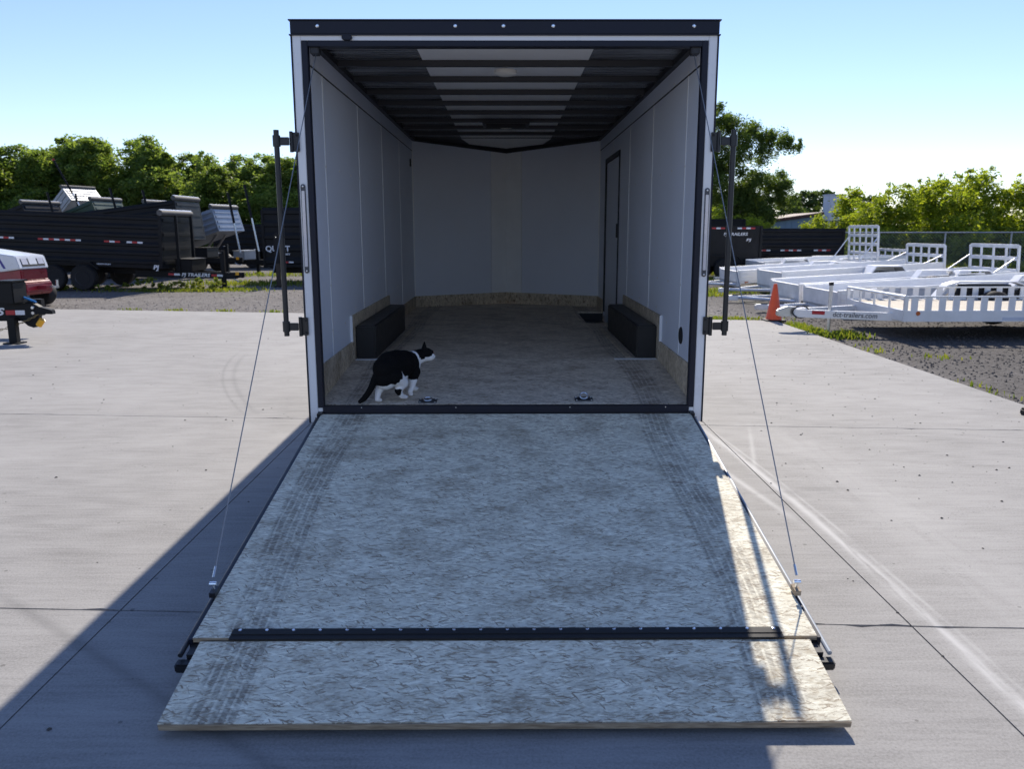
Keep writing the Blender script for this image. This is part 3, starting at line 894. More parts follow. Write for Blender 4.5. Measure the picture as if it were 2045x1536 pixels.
def dump_trailer(label, loc, rz, L=4.3, Wd=2.1, zb=.72, h=1.2, tilt=0, pitch=0, paint='dump_black', ribs=6, roll=True,
                 arms=(), tape=(), decal=None, tongue=1.5, box_=True, tongue_text=None, name='dump_trailer', wheels=True, group='dump trailers parked in the yard', tlow=False):
    t = thing(name, label, 'trailer', loc, rz, group)
    P = Matrix.Translation((0, 0, .38)) @ Matrix.Rotation(pitch, 4, 'Y') @ Matrix.Translation((0, 0, -.38))
    hinge = Vector((-L / 2, 0, zb))
    B = P @ Matrix.Translation(hinge) @ Matrix.Rotation(-tilt, 4, 'Y') @ Matrix.Translation(-hinge)
    x0, x1, w = -L / 2, L / 2, Wd / 2
    MB().box(x0, x1, -w, w, zb, zb + .06, T=B).build('bed_floor', paint, t)
    for s in (-1, 1):
        sp = MB().box(x0 + .05, x1 - .05, min(s * (w - .05), s * (w - .015)), max(s * (w - .05), s * (w - .015)), zb + .061, zb + h - .10, T=B).build('side_panel', paint, t)
        MB().box(x0, x1, min(s * (w - .07), s * w), max(s * (w - .07), s * w), zb + h - .10, zb + h, T=B).build('top_rail', paint, t, bevel=.01)
        for k in range(ribs):
            z = zb + .10 + (h - .25) * k / max(1, ribs - 1)
            hr_ = (h - .25) / ribs
            MB().prism([(s * (w - .0145), z), (s * (w + .022), z + hr_ * .10), (s * (w + .022), z + hr_ * .40), (s * (w - .0145), z + hr_ * .72)], 'x', x0 + .05, x1 - .05, T=B).build('side_rib', paint, sp)
        for xx in (x0, x1 - .09):
            MB().box(xx, xx + .09, min(s * (w - .06), s * (w + .022)), max(s * (w - .06), s * (w + .022)), zb + .02, zb + h + .004, T=B).build('corner_post', paint, t, bevel=.008)
    for xx, nm in ((x0 + .001, 'tailgate'), (x1 - .041, 'bulkhead')):
        q = MB().box(xx, xx + .04, -w + .07, w - .07, zb + .061, zb + h - .02, T=B).build(nm, paint, t)
        for k in range(4):
            z = zb + .12 + (h - .30) * k / 3
            xr = xx + .041 if nm == 'bulkhead' else xx - .022
            MB().box(xr, xr + .02, -w + .09, w - .09, z, z + .10, T=B).build('rib', paint, q, bevel=.006)
    if roll:
        r = MB().tube(B @ Vector((x1 - .02, -w - .03, zb + h + .085)), B @ Vector((x1 - .02, w + .03, zb + h + .085)), .085, n=14).build('tarp_roll', 'tarp', t, smooth=True)
        MB().tube(B @ Vector((x1 - .02, -w - .02, zb + h + .165)), B @ Vector((x1 - .02, w + .05, zb + h + .165)), .022, n=8).build('tarp_rod', 'steel', r, smooth=True)
    if tilt:
        for s in (-1, 1):
            MB().tube(P @ Vector((.35, s * .35, .55)), B @ Vector((1.3, s * .35, zb + .02)), .045, n=10).build('lift_cylinder', 'steel', t)
    inv = (Matrix.Translation(loc) @ Matrix.Rotation(rz, 4, 'Z')).inverted()
    for q, e, red in arms:
        q, e = inv @ Vector(q), inv @ Vector(e)
        m_ = q.lerp(e, .50)
        lo = MB().tube(q, m_, .036, n=8).build('tarp_arm', 'steel', t)
        MB().tube(m_, e, .055, n=4).build('upper_arm', 'dump_black_flat', lo)
        if red: MB().tube(e, e + (e - m_).normalized() * .08, .056, n=4).build('arm_tip', 'red_tape', lo)
    fr_ = MB()
    for s in (-1, 1):
        fr_.box(x0 + .1, x1 + .05, min(s * .38, s * .46), max(s * .38, s * .46), zb - .22, zb - .02, T=P)
    fr_.build('chassis', 'dump_black_flat', t)
    for s in (-1, 1):
        yy = s * (w - .16)
        a0 = P @ Vector((x1 - .9, s * .86, zb - .17)); a1 = P @ Vector((x1 + tongue, s * .06, zb - .19))
        d = (a1 - a0); ang = atan2(d.y, d.x); ln = d.length
        TT = Matrix.Translation(a0) @ Matrix.Rotation(ang, 4, 'Z') @ Matrix.Rotation(-math.asin(d.z / ln), 4, 'Y')
        bm_ = MB().box(0, ln, -.035, .035, -.09, .09, T=TT).build('tongue_beam', 'dump_black_flat', t, bevel=.006)
        if s < 0 and tongue_text:
            TXT = TT @ facing(ln * .45, -.037, -.045)
            text('lettering', tongue_text, 'white_decal', bm_, .135, TXT, .25, .004, width=.80)
            tape_run(bm_, TT, ln * .45 - .36, -.036, -.03, 2, .16, .06)
            tape_run(bm_, TT, ln * .45 + .83, -.036, -.03, 2, .16, .06)
    if box_:
        MB().box(x1 + .14, x1 + .62, -.55, .55, zb - .08, zb + .26, T=P).build('toolbox', 'dump_black_flat' if paint != 'dump_grey' else 'dump_grey', t, bevel=.012)
        MB().box(x1 + .12, x1 + .64, -.57, .57, zb + .262, zb + .285, T=P).build('toolbox_lid', 'steel' if paint == 'dump_grey' else 'dump_black_flat', t, bevel=.004)
    jx = x1 + tongue - .32
    j = P @ Vector((jx, -.14, 0))
    jk = MB().box(j.x - .06, j.x + .06, j.y - .06, j.y + .06, .03, zb + .40).build('jack', 'dump_black_flat', t, bevel=.006)
    MB().box(j.x - .12, j.x + .12, j.y - .12, j.y + .12, -.03, .03).build('jack_foot', 'dump_black_flat', jk)
    MB().tube((j.x, j.y - .06, zb + .33), (j.x, j.y - .28, zb + .33), .012, n=6).build('crank', 'steel', jk)
    c0 = P @ Vector((x1 + tongue, 0, zb - .19))
    cp = MB().box(c0.x - .08, c0.x + .22, -.07, .07, c0.z - .06, c0.z + .10).build('coupler', 'dump_black_flat', t, bevel=.015)
    MB().box(c0.x + .0, c0.x + .10, -.11, -.072, c0.z + .02, c0.z + .12).build('lock_tag', 'yellow_plastic', cp, bevel=.01)
    ch = [Vector((c0.x - .05, -.10, c0.z - .08)) + Vector((.05 * q, -.01 * q, -.045 * q + .006 * q * q)) for q in range(6)]
    MB().path(ch, .014, 6).build('safety_chain', 'steel', cp)
    if wheels:
        for s in (-1, 1):
            for k in (-1, 1):
                wheel(t, -.15 + k * .44, s * (w + .06), .36, .37, .23, axis='y')
            fp = [(-.15 - 1.0, .62), (-.15 - .78, .82), (-.15 + .78, .82), (-.15 + 1.0, .62), (-.15 + .97, .60), (-.15 + .77, .80), (-.15 - .77, .80), (-.15 - .97, .60)]
            MB().prism(fp, 'y', s * (w + .225) - .12, s * (w + .225) - .02 + .02).build('fender', 'dump_black_flat', t)
    for (tx, tz, n_, f_) in tape:
        tape_run(t, B, tx, -w - .0225, zb + tz, n_, first=f_)
    if decal:
        for (txt, tx, tz, sz, wd) in decal:
            text('lettering', txt, 'white_decal', t, sz, B @ facing(tx, -w - .025, zb + tz), .15 if txt != 'QUEST' else 0, .006 if sz > .15 else .002, width=wd)
    return t


# left of the trailer
A_ = dump_trailer('long black dump trailer with lettering on its tongue beside the weeds', (-12.45, 19.45, 0), radians(-1), L=5.1, Wd=2.15, zb=.70, h=1.50, pitch=radians(2.2),
             roll=2, tape=((-2.3, .70, 4, 0), (-1.0, .70, 8, 0), (.9, .70, 3, 0), (1.55, .70, 3, 1)), decal=(('PJ', 2.28, -.02, .17, .17), ('HEAVY DUTY', .65, .06, .05, .42)),
             tongue=1.75, tongue_text='PJ TRAILERS', ribs=6)
for yy in (-.55, .55):
    MB().box(2.78, 2.86, yy - .04, yy + .04, .50, 2.12).build('tarp_mast', 'dump_black_flat', A_, bevel=.005)
dump_trailer('black dump trailer with its front raised behind the long black one', (-13.7, 25.1, 0), radians(-2), L=4.5, h=1.40, zb=.80, tilt=radians(7.0), roll=2, ribs=5, tape=((.5, .35, 4, 0),))
dump_trailer('blue grey raised dump trailer with two tall tarp arms and pale toolbox', (-12.7, 28.4, 0), radians(-12), L=3.6, Wd=1.9, h=.9, zb=.62, tilt=radians(17), paint='dump_grey', ribs=4, tongue=1.3,
             arms=(((-10.48, 27, .82), (-10.82, 27, 3.12), 0), ((-9.75, 27, .88), (-10.16, 27, 3.44), 0)))
dump_trailer('black dump trailer standing behind the two tall tarp arms', (-11.2, 33.5, 0), radians(6), L=4.6, h=1.25, zb=.72, ribs=5, tape=((.2, .3, 6, 0),), roll=2)
dump_trailer('dark dump trailer with tan tarp roll at the far left', (-20.6, 29.2, 0), radians(-10), L=3.8, h=.95, zb=.72, tilt=radians(17), ribs=4, arms=(((-18.0, 28, 1.2), (-18.35, 28, 3.2), 0),))
dump_trailer('silver dump trailer tipped highest against the wood', (-21.3, 35.5, 0), radians(-20), L=3.7, Wd=1.9, h=.75, zb=.75, tilt=radians(40), paint='dump_grey', ribs=3, tape=((.4, .3, 6, 0),),
             arms=(((-18.75, 32, 1.9), (-20.12, 32, 4.75), 1), ((-19.1, 32, 1.0), (-19.3, 32, 3.3), 0)))
dump_trailer('dark green dump trailer with raised bed and tarp roll', (-18.6, 30.8, 0), radians(-8), L=3.8, h=.95, zb=.74, tilt=radians(20), paint='dump_green', ribs=3, arms=(((-15.4, 28, 1.2), (-15.85, 28, 3.36), 0),))
dump_trailer('farther green dump trailer showing only its tarp roll above the black bed', (-17.2, 32.6, 0), radians(-8), L=3.8, h=.95, zb=.74, tilt=radians(19), paint='dump_green', ribs=3, arms=(((-14.2, 28, 1.2), (-14.55, 28, 3.28), 0),))
dump_trailer('black ribbed dump trailer partly hidden behind the cargo trailer', (-5.15, 22.6, 0), radians(-1), L=5.6, Wd=2.2, zb=.50, h=1.84, ribs=5, roll=False,
             tape=((-2.42, .14, 4, 0), (-1.5, .14, 6, 0)), decal=(('QUEST', -2.70, .52, .25, .80), ('SERIES', -2.24, .40, .08, .34)), box_=False, tongue=1.0)
leg = thing('support_post', 'dark square support post standing before the ribbed dump trailer', 'post', (-7.02, 19.85, -.03))
MB().box(-.075, .075, -.075, .075, .72, 1.62).build('upper_sleeve', 'dump_black', leg, bevel=.008)
MB().box(-.06, .06, -.06, .06, .04, .72).build('lower_leg', 'trunk', leg, bevel=.006)
MB().box(-.11, .11, -.11, .11, 0, .04).build('foot', 'dump_black_flat', leg)
MB().lathe([(.022, 0), (.018, -.015)], (0, -.075, 1.52), 'y', 10).build('bolt', 'chrome', leg)

# right of the trailer
dump_trailer('black gooseneck dump trailer beyond the lock bar on the right', (7.2, 24.2, 0), radians(3), L=3.2, Wd=2.2, zb=.45, h=1.38, ribs=0, roll=False, box_=False, tongue=.2, wheels=True,
             tape=((-.2, 1.27, 3, 0), (.7, 1.27, 4, 1)), decal=(('PJ TRAILERS', .22, 1.05, .14, .85), ('PJ', 1.02, .86, .12, .18)))
dump_trailer('black ribbed dump trailer with faint reflectors behind aluminium trailers', (10.5, 26.0, 0), radians(2), L=3.9, Wd=2.1, zb=.42, h=1.32, ribs=5, roll=False, box_=False, tongue=.2,
             tape=((-1.6, .50, 5, 1), (-.45, .50, 5, 1), (.8, .50, 4, 1)))
dump_trailer('long dark dump trailer with plain sides standing farthest back on the right', (6.9, 31.0, 0), 0, L=6.6, Wd=2.2, zb=.6, h=1.55, ribs=0, roll=False, box_=False, tongue=.2, paint='dump_black_flat')

# ================================================================== trailer tongue, near left
tt = thing('flatbed_trailer', 'black flatbed trailer tongue with jack and yellow tag at left edge', 'trailer', (-7.47, 7.14, 0))
B0 = MB().box(-2.6, .30, -.06, .06, .335, .600).build('tongue_beam', 'dump_black_flat', tt, bevel=.01)
text('lettering', 'PJ TRAILERS', 'white_decal', B0, .15, facing(-1.20, -.063, .43), .25, .005, width=1.06)
tape_run(B0, None, -.125, -.061, .43, 2, .145, .07)
MB().box(-2.6, -.05, .75, .87, .335, .600).build('tongue_beam', 'dump_black_flat', tt, bevel=.01)
MB().prism([(-2.6, .3), (-2.1, .3), (-2.1, .62), (-2.6, .62)], 'y', -1.1, 1.9).build('deck_frame', 'dump_black_flat', tt)
MB().box(-5.0, -2.6, -1.1, 1.9, .5, .62).build('deck', 'dump_black_flat', tt)
MB().prism([(.12, .60), (.30, .60), (.38, .55), (.56, .50), (.57, .44), (.36, .44), (.34, .30), (.27, .23), (.18, .26), (.10, .335)], 'y', -.055, .055).build('coupler', 'dump_black_flat', tt, bevel=.008)
for zz in (.48, .56):
    MB().lathe([(.028, 0), (.022, -.02)], (.29, -.061, zz - .02), 'y', 12).build('bolt', 'steel', tt)
MB().tube((.36, -.08, .27), (.43, -.085, .36), .045, n=12).build('lock_tag', 'yellow_plastic', tt)
jk = MB().box(-.065, .055, -.17, -.065, .02, .40).build('jack_leg', 'dump_black_flat', tt, bevel=.006)
MB().box(-.14, .10, -.20, .16, .605, .93).build('jack_head', 'dump_black_flat', tt, bevel=.015)
MB().box(-.16, .12, -.22, .18, .931, .955).build('jack_cap', 'dump_black', tt, bevel=.006)
MB().box(-.13, .12, -.22, -.02, 0, .02).build('jack_foot', 'dump_black_flat', tt)
MB().path([Vector((-1.1, .15, .66)), Vector((-.6, .1, .70)), Vector((-.2, .1, .66)), Vector((.05, .08, .70)), Vector((.3, .02, .62))], .018, 8).build('brake_hose', 'blue_hose', tt)
chn = MB()
pts = [Vector((-.9 + .13 * k, -.12, .12 + .012 * (k - 3) ** 2 * .35 + .012 * k)) for k in range(11)]
for k, (p0, p1) in enumerate(zip(pts, pts[1:])):
    for q in range(3):
        c0 = p0.lerp(p1, q / 3); c1 = p0.lerp(p1, (q + .9) / 3)
        o = Vector((0, .012, 0)) if (q + k) % 2 else Vector((0, 0, .012))
        chn.tube(c0 + o, c1 + o, .006, n=5).tube(c0 - o, c1 - o, .006, n=5)
chn.build('safety_chain', 'brass_chain', tt)
for s in (-.9, 1.7):
    wheel(tt, -3.9, s, .35, .35, .22, axis='y')

# ================================================================== red and white tractor
tr = thing('compact_tractor', 'red compact tractor with white hood standing at left edge of yard', 'tractor', (-11.0, 13.2, 0), radians(-8))
hood = MB().prism([(-2.2, 1.52), (-1.2, 1.34), (.33, 1.14), (.42, .86), (-.05, .80), (-2.2, .92)], 'y', -.46, .46).build('hood', 'hood_white', tr, bevel=.02)
MB().prism([(.335, 1.10), (.405, .905), (.412, .905), (.342, 1.10)], 'y', -.36, .36).build('grille', 'black_rubber', hood)
for s in (-1, 1):
    for k in (0,):
        MB().prism([(.35, 1.085), (.395, .95), (.402, .95), (.357, 1.085)], 'y', s * .25 - .09, s * .25 + .09).build('headlight', 'lens_clear', hood, bevel=.002)
MB().prism([(.345, 1.10), (.392, .95), (.40, .95), (.352, 1.10)], 'y', -.12, .12).build('nose_badge', 'white_decal', hood)
MB().prism([(-2.2, 1.40), (-.05, 1.105), (.08, .87), (.02, .868), (-.10, 1.09), (-2.2, 1.375)], 'y', -.466, -.4605).build('stripe', 'blue_stripe', hood)
for k in range(7):
    MB().box(-.44, -.16, -.4665, -.4607, .885 + k * .024, .897 + k * .024).build('louvre', 'black_rubber', hood)
text('lettering', 'VENTRAC', 'blue_stripe', hood, .10, facing(-.99, -.463, .97), .1, .002, width=.55)
MB().prism([(-2.2, .92), (-.05, .80), (.40, .845), (.40, .60), (.48, .55), (.50, .36), (.44, .28), (-.2, .22), (-2.2, .3)], 'y', -.42, .42).build('body', 'red_paint', tr, bevel=.02)
for k in range(3):
    MB().box(.40, .412, -.36, .36, .64 + k * .06, .672 + k * .06).build('front_slat', 'red_paint', tr, bevel=.004)
MB().box(.50, .72, -.10, .10, .40, .48).build('hitch_bar', 'red_paint', tr, bevel=.01)
MB().box(.66, .90, .02, .10, .42, .47).build('hitch_arm', 'steel', tr, bevel=.008)
MB().tube((.88, .06, .47), (.88, .06, .60), .03, n=10).build('hitch_ball', 'steel', tr)
for s in (-1, 1):
    wheel(tr, .10, s * .58, .26, .28, .26, axis='y')
    wheel(tr, -1.5, s * .58, .26, .28, .26, axis='y')
MB().tube((-.95, -.15, 1.3), (-.95, -.15, 1.62), .05, n=10).build('air_intake', 'steel', tr)

# ================================================================== aluminium trailers
def alu_trailer(label, near, rz, L, Wd, gate_h, gate_rows, gate_cols, z0=.14, pitch=radians(4.0), hs=.40, tongue=1.15):
    """solid-sided aluminium utility trailer resting on its nose; near = near front corner"""
    t = thing('aluminium_trailer', label, 'trailer', (near[0], near[1], 0), rz, 'aluminium trailers parked side by side')
    P = Matrix.Translation((0, 0, z0)) @ Matrix.Rotation(-pitch, 4, 'Y')
    bx_ = lambda nm, mt, *a, bevel=0, par=None: MB().box(*a, T=P).build(nm, mt, par or t, bevel=bevel)
    bx_('deck', 'aluminium', 0, L, .05, Wd - .05, .0, .05)
    for nm, y0 in (('side_wall', 0), ('side_wall', Wd - .05)):
        sw_ = bx_(nm, 'aluminium_white', .052, L, y0, y0 + .05, 0, hs)
        for k in range(3):
            yy = y0 - .009 if y0 == 0 else y0 + .051
            bx_('side_rib', 'aluminium', .06, L - .02, yy, yy + .008, .07 + k * .12, .10 + k * .12, par=sw_)
    bx_('top_rail', 'aluminium', 0, L, -.008, .058, hs + .001, hs + .035, bevel=.006)
    bx_('top_rail', 'aluminium', 0, L, Wd - .058, Wd + .008, hs + .001, hs + .035, bevel=.006)
    bx_('nose_wall', 'aluminium_white', 0, .05, 0, Wd, -.10, hs, bevel=.006)
    bx_('side_marker', 'amber_lens', .18, .28, -.018, -.010, .02, .055)
    for s in (0, 1):
        a0 = P @ Vector((.0, .25 + s * (Wd - .5), -.03)); a1 = Vector((-tongue, Wd / 2, .10))
        MB().tube(a0, a1, .045, n=6).build('tongue_arm', 'aluminium', t)
    cp = MB().box(-tongue - .22, -tongue + .05, Wd / 2 - .06, Wd / 2 + .06, .03, .15).build('coupler', 'aluminium', t, bevel=.02)
    MB().tube((-tongue - .1, Wd / 2, .16), (-tongue + .35, Wd / 2 - .1, .17), .016, n=6).build('plug_cable', 'black_rubber', cp)
    for s in (-1, 1):
        yy = -.14 if s < 0 else Wd + .14
        c0 = P @ Vector((L * .60, yy, 0))
        wheel(t, c0.x, yy, .33, .33, .2, 'aluminium', axis='y')
        fp = [(c0.x - .52, .55), (c0.x - .34, .80), (c0.x + .34, .80), (c0.x + .52, .55), (c0.x + .49, .54), (c0.x + .32, .775), (c0.x - .32, .775), (c0.x - .49, .54)]
        MB().prism(fp, 'y', yy - .13, yy + .13).build('fender', 'aluminium_white', t, bevel=.004)
    # ramp gate at the back, stood up
    gx_ = L + .01
    gt = bx_('ramp_gate', 'aluminium', gx_, gx_ + .05, 0, .06, .06, .06 + gate_h, bevel=.006)
    bx_('gate_post', 'aluminium', gx_, gx_ + .05, Wd - .06, Wd, .06, .06 + gate_h, bevel=.006, par=gt)
    for k in range(gate_rows + 1):
        z = .06 + (gate_h - .06) * k / gate_rows
        bx_('gate_rail', 'aluminium', gx_ + .002, gx_ + .048, .061, Wd - .061, z, z + .085, bevel=.005, par=gt)
    for k in range(1, gate_cols):
        y = Wd * k / gate_cols
        bx_('gate_bar', 'aluminium', gx_ + .006, gx_ + .04, y - .025, y + .025, .07, gate_h + .05, par=gt)
    for y in (.03, Wd - .03):
        MB().tube(P @ Vector((L - .55, y, hs)), P @ Vector((gx_ + .02, y, gate_h * .8)), .016, n=6).build('gate_brace', 'aluminium', gt)
    return t


alu_trailer('aluminium trailer with low gate directly behind the slatted trailer', (6.62, 10.9, -.02), radians(1), 6.4, 1.85, .60, 3, 5, z0=.10, pitch=radians(3.0), hs=.36)
alu_trailer('aluminium trailer with nose right behind the orange cone', (6.66, 13.2, -.02), radians(1), 5.0, 1.95, .90, 3, 4, z0=.09, pitch=radians(3.2), hs=.36)
alu_trailer('aluminium trailer with tall grey nose panel left of the cone top', (7.10, 15.7, -.02), radians(1), 4.2, 2.0, .84, 3, 5, hs=.44, z0=.16, pitch=radians(3.2))
alu_trailer('aluminium trailer with tall grid gate in front of the bushes', (6.74, 18.4, -.02), radians(1), 4.05, 2.0, 1.36, 5, 5, hs=.36, z0=.14, pitch=radians(3.4))
alu_trailer('farthest aluminium trailer with low sides before the black dump trailer', (8.3, 21.0, -.02), radians(1), 4.6, 2.0, .50, 2, 4, hs=.34, z0=.32, pitch=radians(2))

# the slatted trailer nearest the pad
st = thing('utility_trailer', 'open aluminium trailer with slatted sides and pale plank deck', 'trailer', (6.2, 7.35, 0))
LW, WW = 5.0, 2.2
a = Mat('deck_plank', .8)
n = a.noise(1, 4, a.vec(scale=(2, 40, 10)))
a.color(a.ramp(n, [(.3, (.46, .40, .31)), (.7, (.62, .56, .46))]))
M['deck_plank'] = a.m
for k in range(14):
    y0 = .05 + k * (WW - .1) / 14
    MB().box(.03, LW, y0 + .003, y0 + (WW - .1) / 14 - .003, .40, .438).build('plank', 'deck_plank', st)
fr_ = MB().box(0, LW, 0, .045, .27, .445).build('side_beam', 'aluminium_white', st, bevel=.004)
MB().box(0, LW, WW - .045, WW, .27, .445).build('side_beam', 'aluminium_white', st, bevel=.004)
MB().box(0, .045, .0455, WW - .0455, .27, .445).build('front_beam', 'aluminium_white', st, bevel=.004)
for s, y0 in ((0, .0), (1, WW - .045)):
    MB().box(0, LW, y0, y0 + .045, .645, .672).build('top_rail', 'aluminium', st, bevel=.006)
    MB().box(0, .055, y0, y0 + .045, .446, .645).build('corner_post', 'aluminium', st)
    for k in range(22):
        x0 = .11 + k * .218
        MB().box(x0, x0 + .105, y0 + .012, y0 + .030, .446, .645).build('slat', 'aluminium_white', st)
MB().tube((.02, 0.02, .66), (.02, WW - .02, .66), .024, n=10).build('front_rail', 'aluminium', st, smooth=True)
for yy in (.55, 1.1, 1.65):
    MB().tube((.02, yy, .445), (.02, yy, .65), .02, n=8).build('front_stanchion', 'aluminium', st)
for s in (0, 1):
    a0 = Vector((.25, .30 + s * (WW - .6), .30)); a1 = Vector((-1.36, WW / 2 + (s - .5) * .10, .33))
    d = a1 - a0; ang = atan2(d.y, d.x); TT = Matrix.Translation(a0) @ Matrix.Rotation(ang, 4, 'Z')
    tb = MB().box(0, d.length, -.03, .03, -.06, .07, T=TT).build('tongue_beam', 'aluminium_white', st, bevel=.005)
    if s == 0:
        # the beam runs away from its start, so the outer face is its +y side: letter on it from the far end
        TX = Matrix.Translation(a1) @ Matrix.Rotation(ang + pi, 4, 'Z') @ facing(.62, -.0325, -.055)
        text('lettering', 'dct-trailers.com', 'dark_decal', tb, .115, TX, .15, .001, width=.68)
        MB().box(.30, .50, -.034, -.0305, -.03, .03, T=Matrix.Translation(a1) @ Matrix.Rotation(ang + pi, 4, 'Z')).build('reflector_strip', 'red_tape', tb)
MB().prism([(-1.30, .24), (-1.30, .40), (-1.45, .42), (-1.62, .36), (-1.63, .26), (-1.5, .24)], 'y', WW / 2 - .06, WW / 2 + .06).build('coupler', 'steel', st, bevel=.015)
ring = [Vector((-1.25 + .14 * cos(t), WW / 2 - .10, .33 + .10 * sin(t))) for t in [2 * pi * q / 18 for q in range(19)]]
MB().path(ring, .012, 6).build('plug_cable', 'black_rubber', st)
jk = MB().tube((-.80, .92, -.01), (-.80, .92, .78), .030, n=12).build('jack', 'steel', st, smooth=True)
MB().lathe([(.08, 0), (.07, .03), (.03, .04)], (-.80, .92, -.03), 'z', 14).build('jack_foot', 'steel', jk)
MB().tube((-.80, .92, .78), (-.80, .92, .83), .04, n=12).build('jack_cap', 'black_rubber', jk)
MB().lathe([(.035, 0), (.03, -.012)], (.22, -.001, .40), 'y', 16).build('side_marker', 'amber_lens', st)
MB().box(2.15, 2.95, -.006, -.001, .30, .345).build('sticker', 'blue_decal', st)
MB().box(1.55, 1.95, -.005, -.001, .29, .34).build('plate', 'pale_board', st)
for s in (-1, 1):
    yy = .18 if s < 0 else WW - .18
    wheel(st, 2.6, yy - .02 * s, .30, .30, .2, 'aluminium', axis='y')
MB().prism([(1.65, .44), (1.85, .70), (2.05, .76), (3.1, .76), (3.3, .70), (3.5, .44), (3.46, .44), (3.28, .68), (3.08, .735), (2.06, .735), (1.88, .68), (1.70, .44)], 'y', WW + .01, WW + .26).build('fender', 'aluminium_white', st, bevel=.004)
MB().prism([(1.9, .445), (2.15, .70), (3.0, .70), (3.25, .445)], 'y', WW + .02, WW + .24).build('fender_panel', 'black_rubber', st)

# ================================================================== traffic cone
cn = thing('traffic_cone', 'orange traffic cone standing at the edge of the concrete', 'cone', (5.05, 10.02, -.01))
MB().prism([(-.19, -.15), (-.15, -.19), (.15, -.19), (.19, -.15), (.19, .15), (.15, .19), (-.15, .19), (-.19, .15)], 'z', 0, .035).build('base', 'black_rubber', cn, bevel=.006)
MB().lathe([(.150, .035), (.140, .06), (.035, .69), (.028, .705), (.018, .705)], (0, 0, 0), 'z', 28).build('body', 'orange_cone', cn, smooth=True)

# unidentified black thing lying at the right margin of the pad
ch = thing('black_lump', 'small black rounded chock lying at the right edge of the concrete', 'lump', (4.90, 2.05, 0), radians(10))
MB().prism([(-.13, 0), (-.125, .055), (-.10, .075), (-.05, .07), (0, .095), (.08, .11), (.16, .09), (.16, 0)], 'y', -.07, .07).build('block', 'black_rubber', ch, bevel=.012)
MB().path([Vector((-.13, -.06, .012)), Vector((-.165, -.075, .010)), Vector((-.10, -.10, .008)), Vector((.0, -.11, .008))], .008, 6).build('strap', 'black_rubber', ch)

# ================================================================== shed, board, fence
sh = thing('shed', 'low blue grey shed with rusty brown roof behind the trailers', 'shed', (17.3, 47, 0))
MB().prism([(-3.4, 0), (2.4, 0), (2.4, 2.55), (-3.4, 1.75)], 'y', 0, 5).build('wall', 'shed_wall', sh)
MB().prism([(-3.7, 1.76), (2.7, 2.62), (2.7, 2.80), (-3.7, 1.92)], 'y', -.3, 5.3).build('roof', 'shed_roof', sh)
for k in range(14):
    MB().box(-3.2 + k * .4, -3.16 + k * .4, -.02, -.001, .02, 1.8 + k * .045).build('wall_rib', 'shed_wall', sh)
bd = thing('tank_tower', 'pale grey boxy tower top rising behind the light green bushes', 'tower', (22.3, 51, 0))
MB().box(-.58, .58, -.5, .5, 2.3, 4.0).build('top_box', 'pale_board', bd, bevel=.03)
MB().box(-.62, .62, -.54, .54, 4.001, 4.06).build('lid', 'pale_board', bd)
for xx in (-.45, .45):
    for yy in (-.4, .4):
        MB().box(xx - .06, xx + .06, yy - .06, yy + .06, 0, 2.299).build('leg', 'fence_steel', bd)

fc = thing('chain_link_fence', 'chain link fence with grey posts and top rail before the bushes', 'fence', (12.0, 26.9, 0))
for k in range(7):
    MB().tube((k * 2.6, 0, 0), (k * 2.6, 0, 1.62), .035, n=8).build('post', 'fence_steel', fc)
MB().tube((0, 0, 1.58), (15.6, 0, 1.58), .028, n=8).build('top_rail', 'fence_steel', fc)
wr = MB()
for k in range(130):
    x0 = k * .12
    for dx in (1.5, -1.5):
        xa, xb = x0, x0 + dx
        if not (0 <= xb <= 15.6): continue
        wr.tube((xa, .02 if dx > 0 else .03, .05), (xb, .02 if dx > 0 else .03, 1.55), .003, n=3)
w_ = wr.build('wire_mesh', 'fence_steel', fc); w_['kind'] = 'stuff'


# ================================================================== trees, bushes, weeds
def leaf_mesh(name, mat, blobs, size, seed, droop=0, aspect=1.7, shell=.55):
    """blobs: (centre, radii, count); many small leaf sprays through each blob's volume"""
    rr = random.Random(seed); vs, fs = [], []
    for c, rad, cnt in blobs:
        # several uneven sub-clumps make lit tops, dark gaps and ragged edges
        subs = []
        for _ in range(max(4, min(26, cnt // 60))):
            while True:
                p = Vector((rr.uniform(-1, 1), rr.uniform(-1, 1), rr.uniform(-1, 1)))
                if shell * rr.random() < p.length < 1: break
            subs.append((Vector((c[0] + p.x * rad[0], c[1] + p.y * rad[1], c[2] + p.z * rad[2])), rr.uniform(.16, .36)))
        rm = (rad[0] + rad[1] + rad[2]) / 3
        for _ in range(cnt):
            q, k = rr.choice(subs)
            o = Vector((rr.gauss(0, 1), rr.gauss(0, 1), rr.gauss(0, .8))) * (rm * k * .62)
            p = q + o
            if droop: p.z -= abs(rr.gauss(0, droop))
            l = size * rr.uniform(.6, 1.4); w = l / aspect
            d = Vector((rr.gauss(0, 1), rr.gauss(0, 1), rr.gauss(0, .7) - droop * 1.2)).normalized()
            e = d.cross(Vector((rr.gauss(0, 1), rr.gauss(0, 1), rr.gauss(0, 1)))).normalized()
            i = len(vs)
            vs += [p - d * l * .5, p + e * w * .5, p + d * l * .5, p - e * w * .5]
            fs.append((i, i + 1, i + 2, i + 3))
    me = bpy.data.meshes.new(name); me.from_pydata([tuple(v) for v in vs], [], fs)
    me.materials.append(M[mat])
    return me


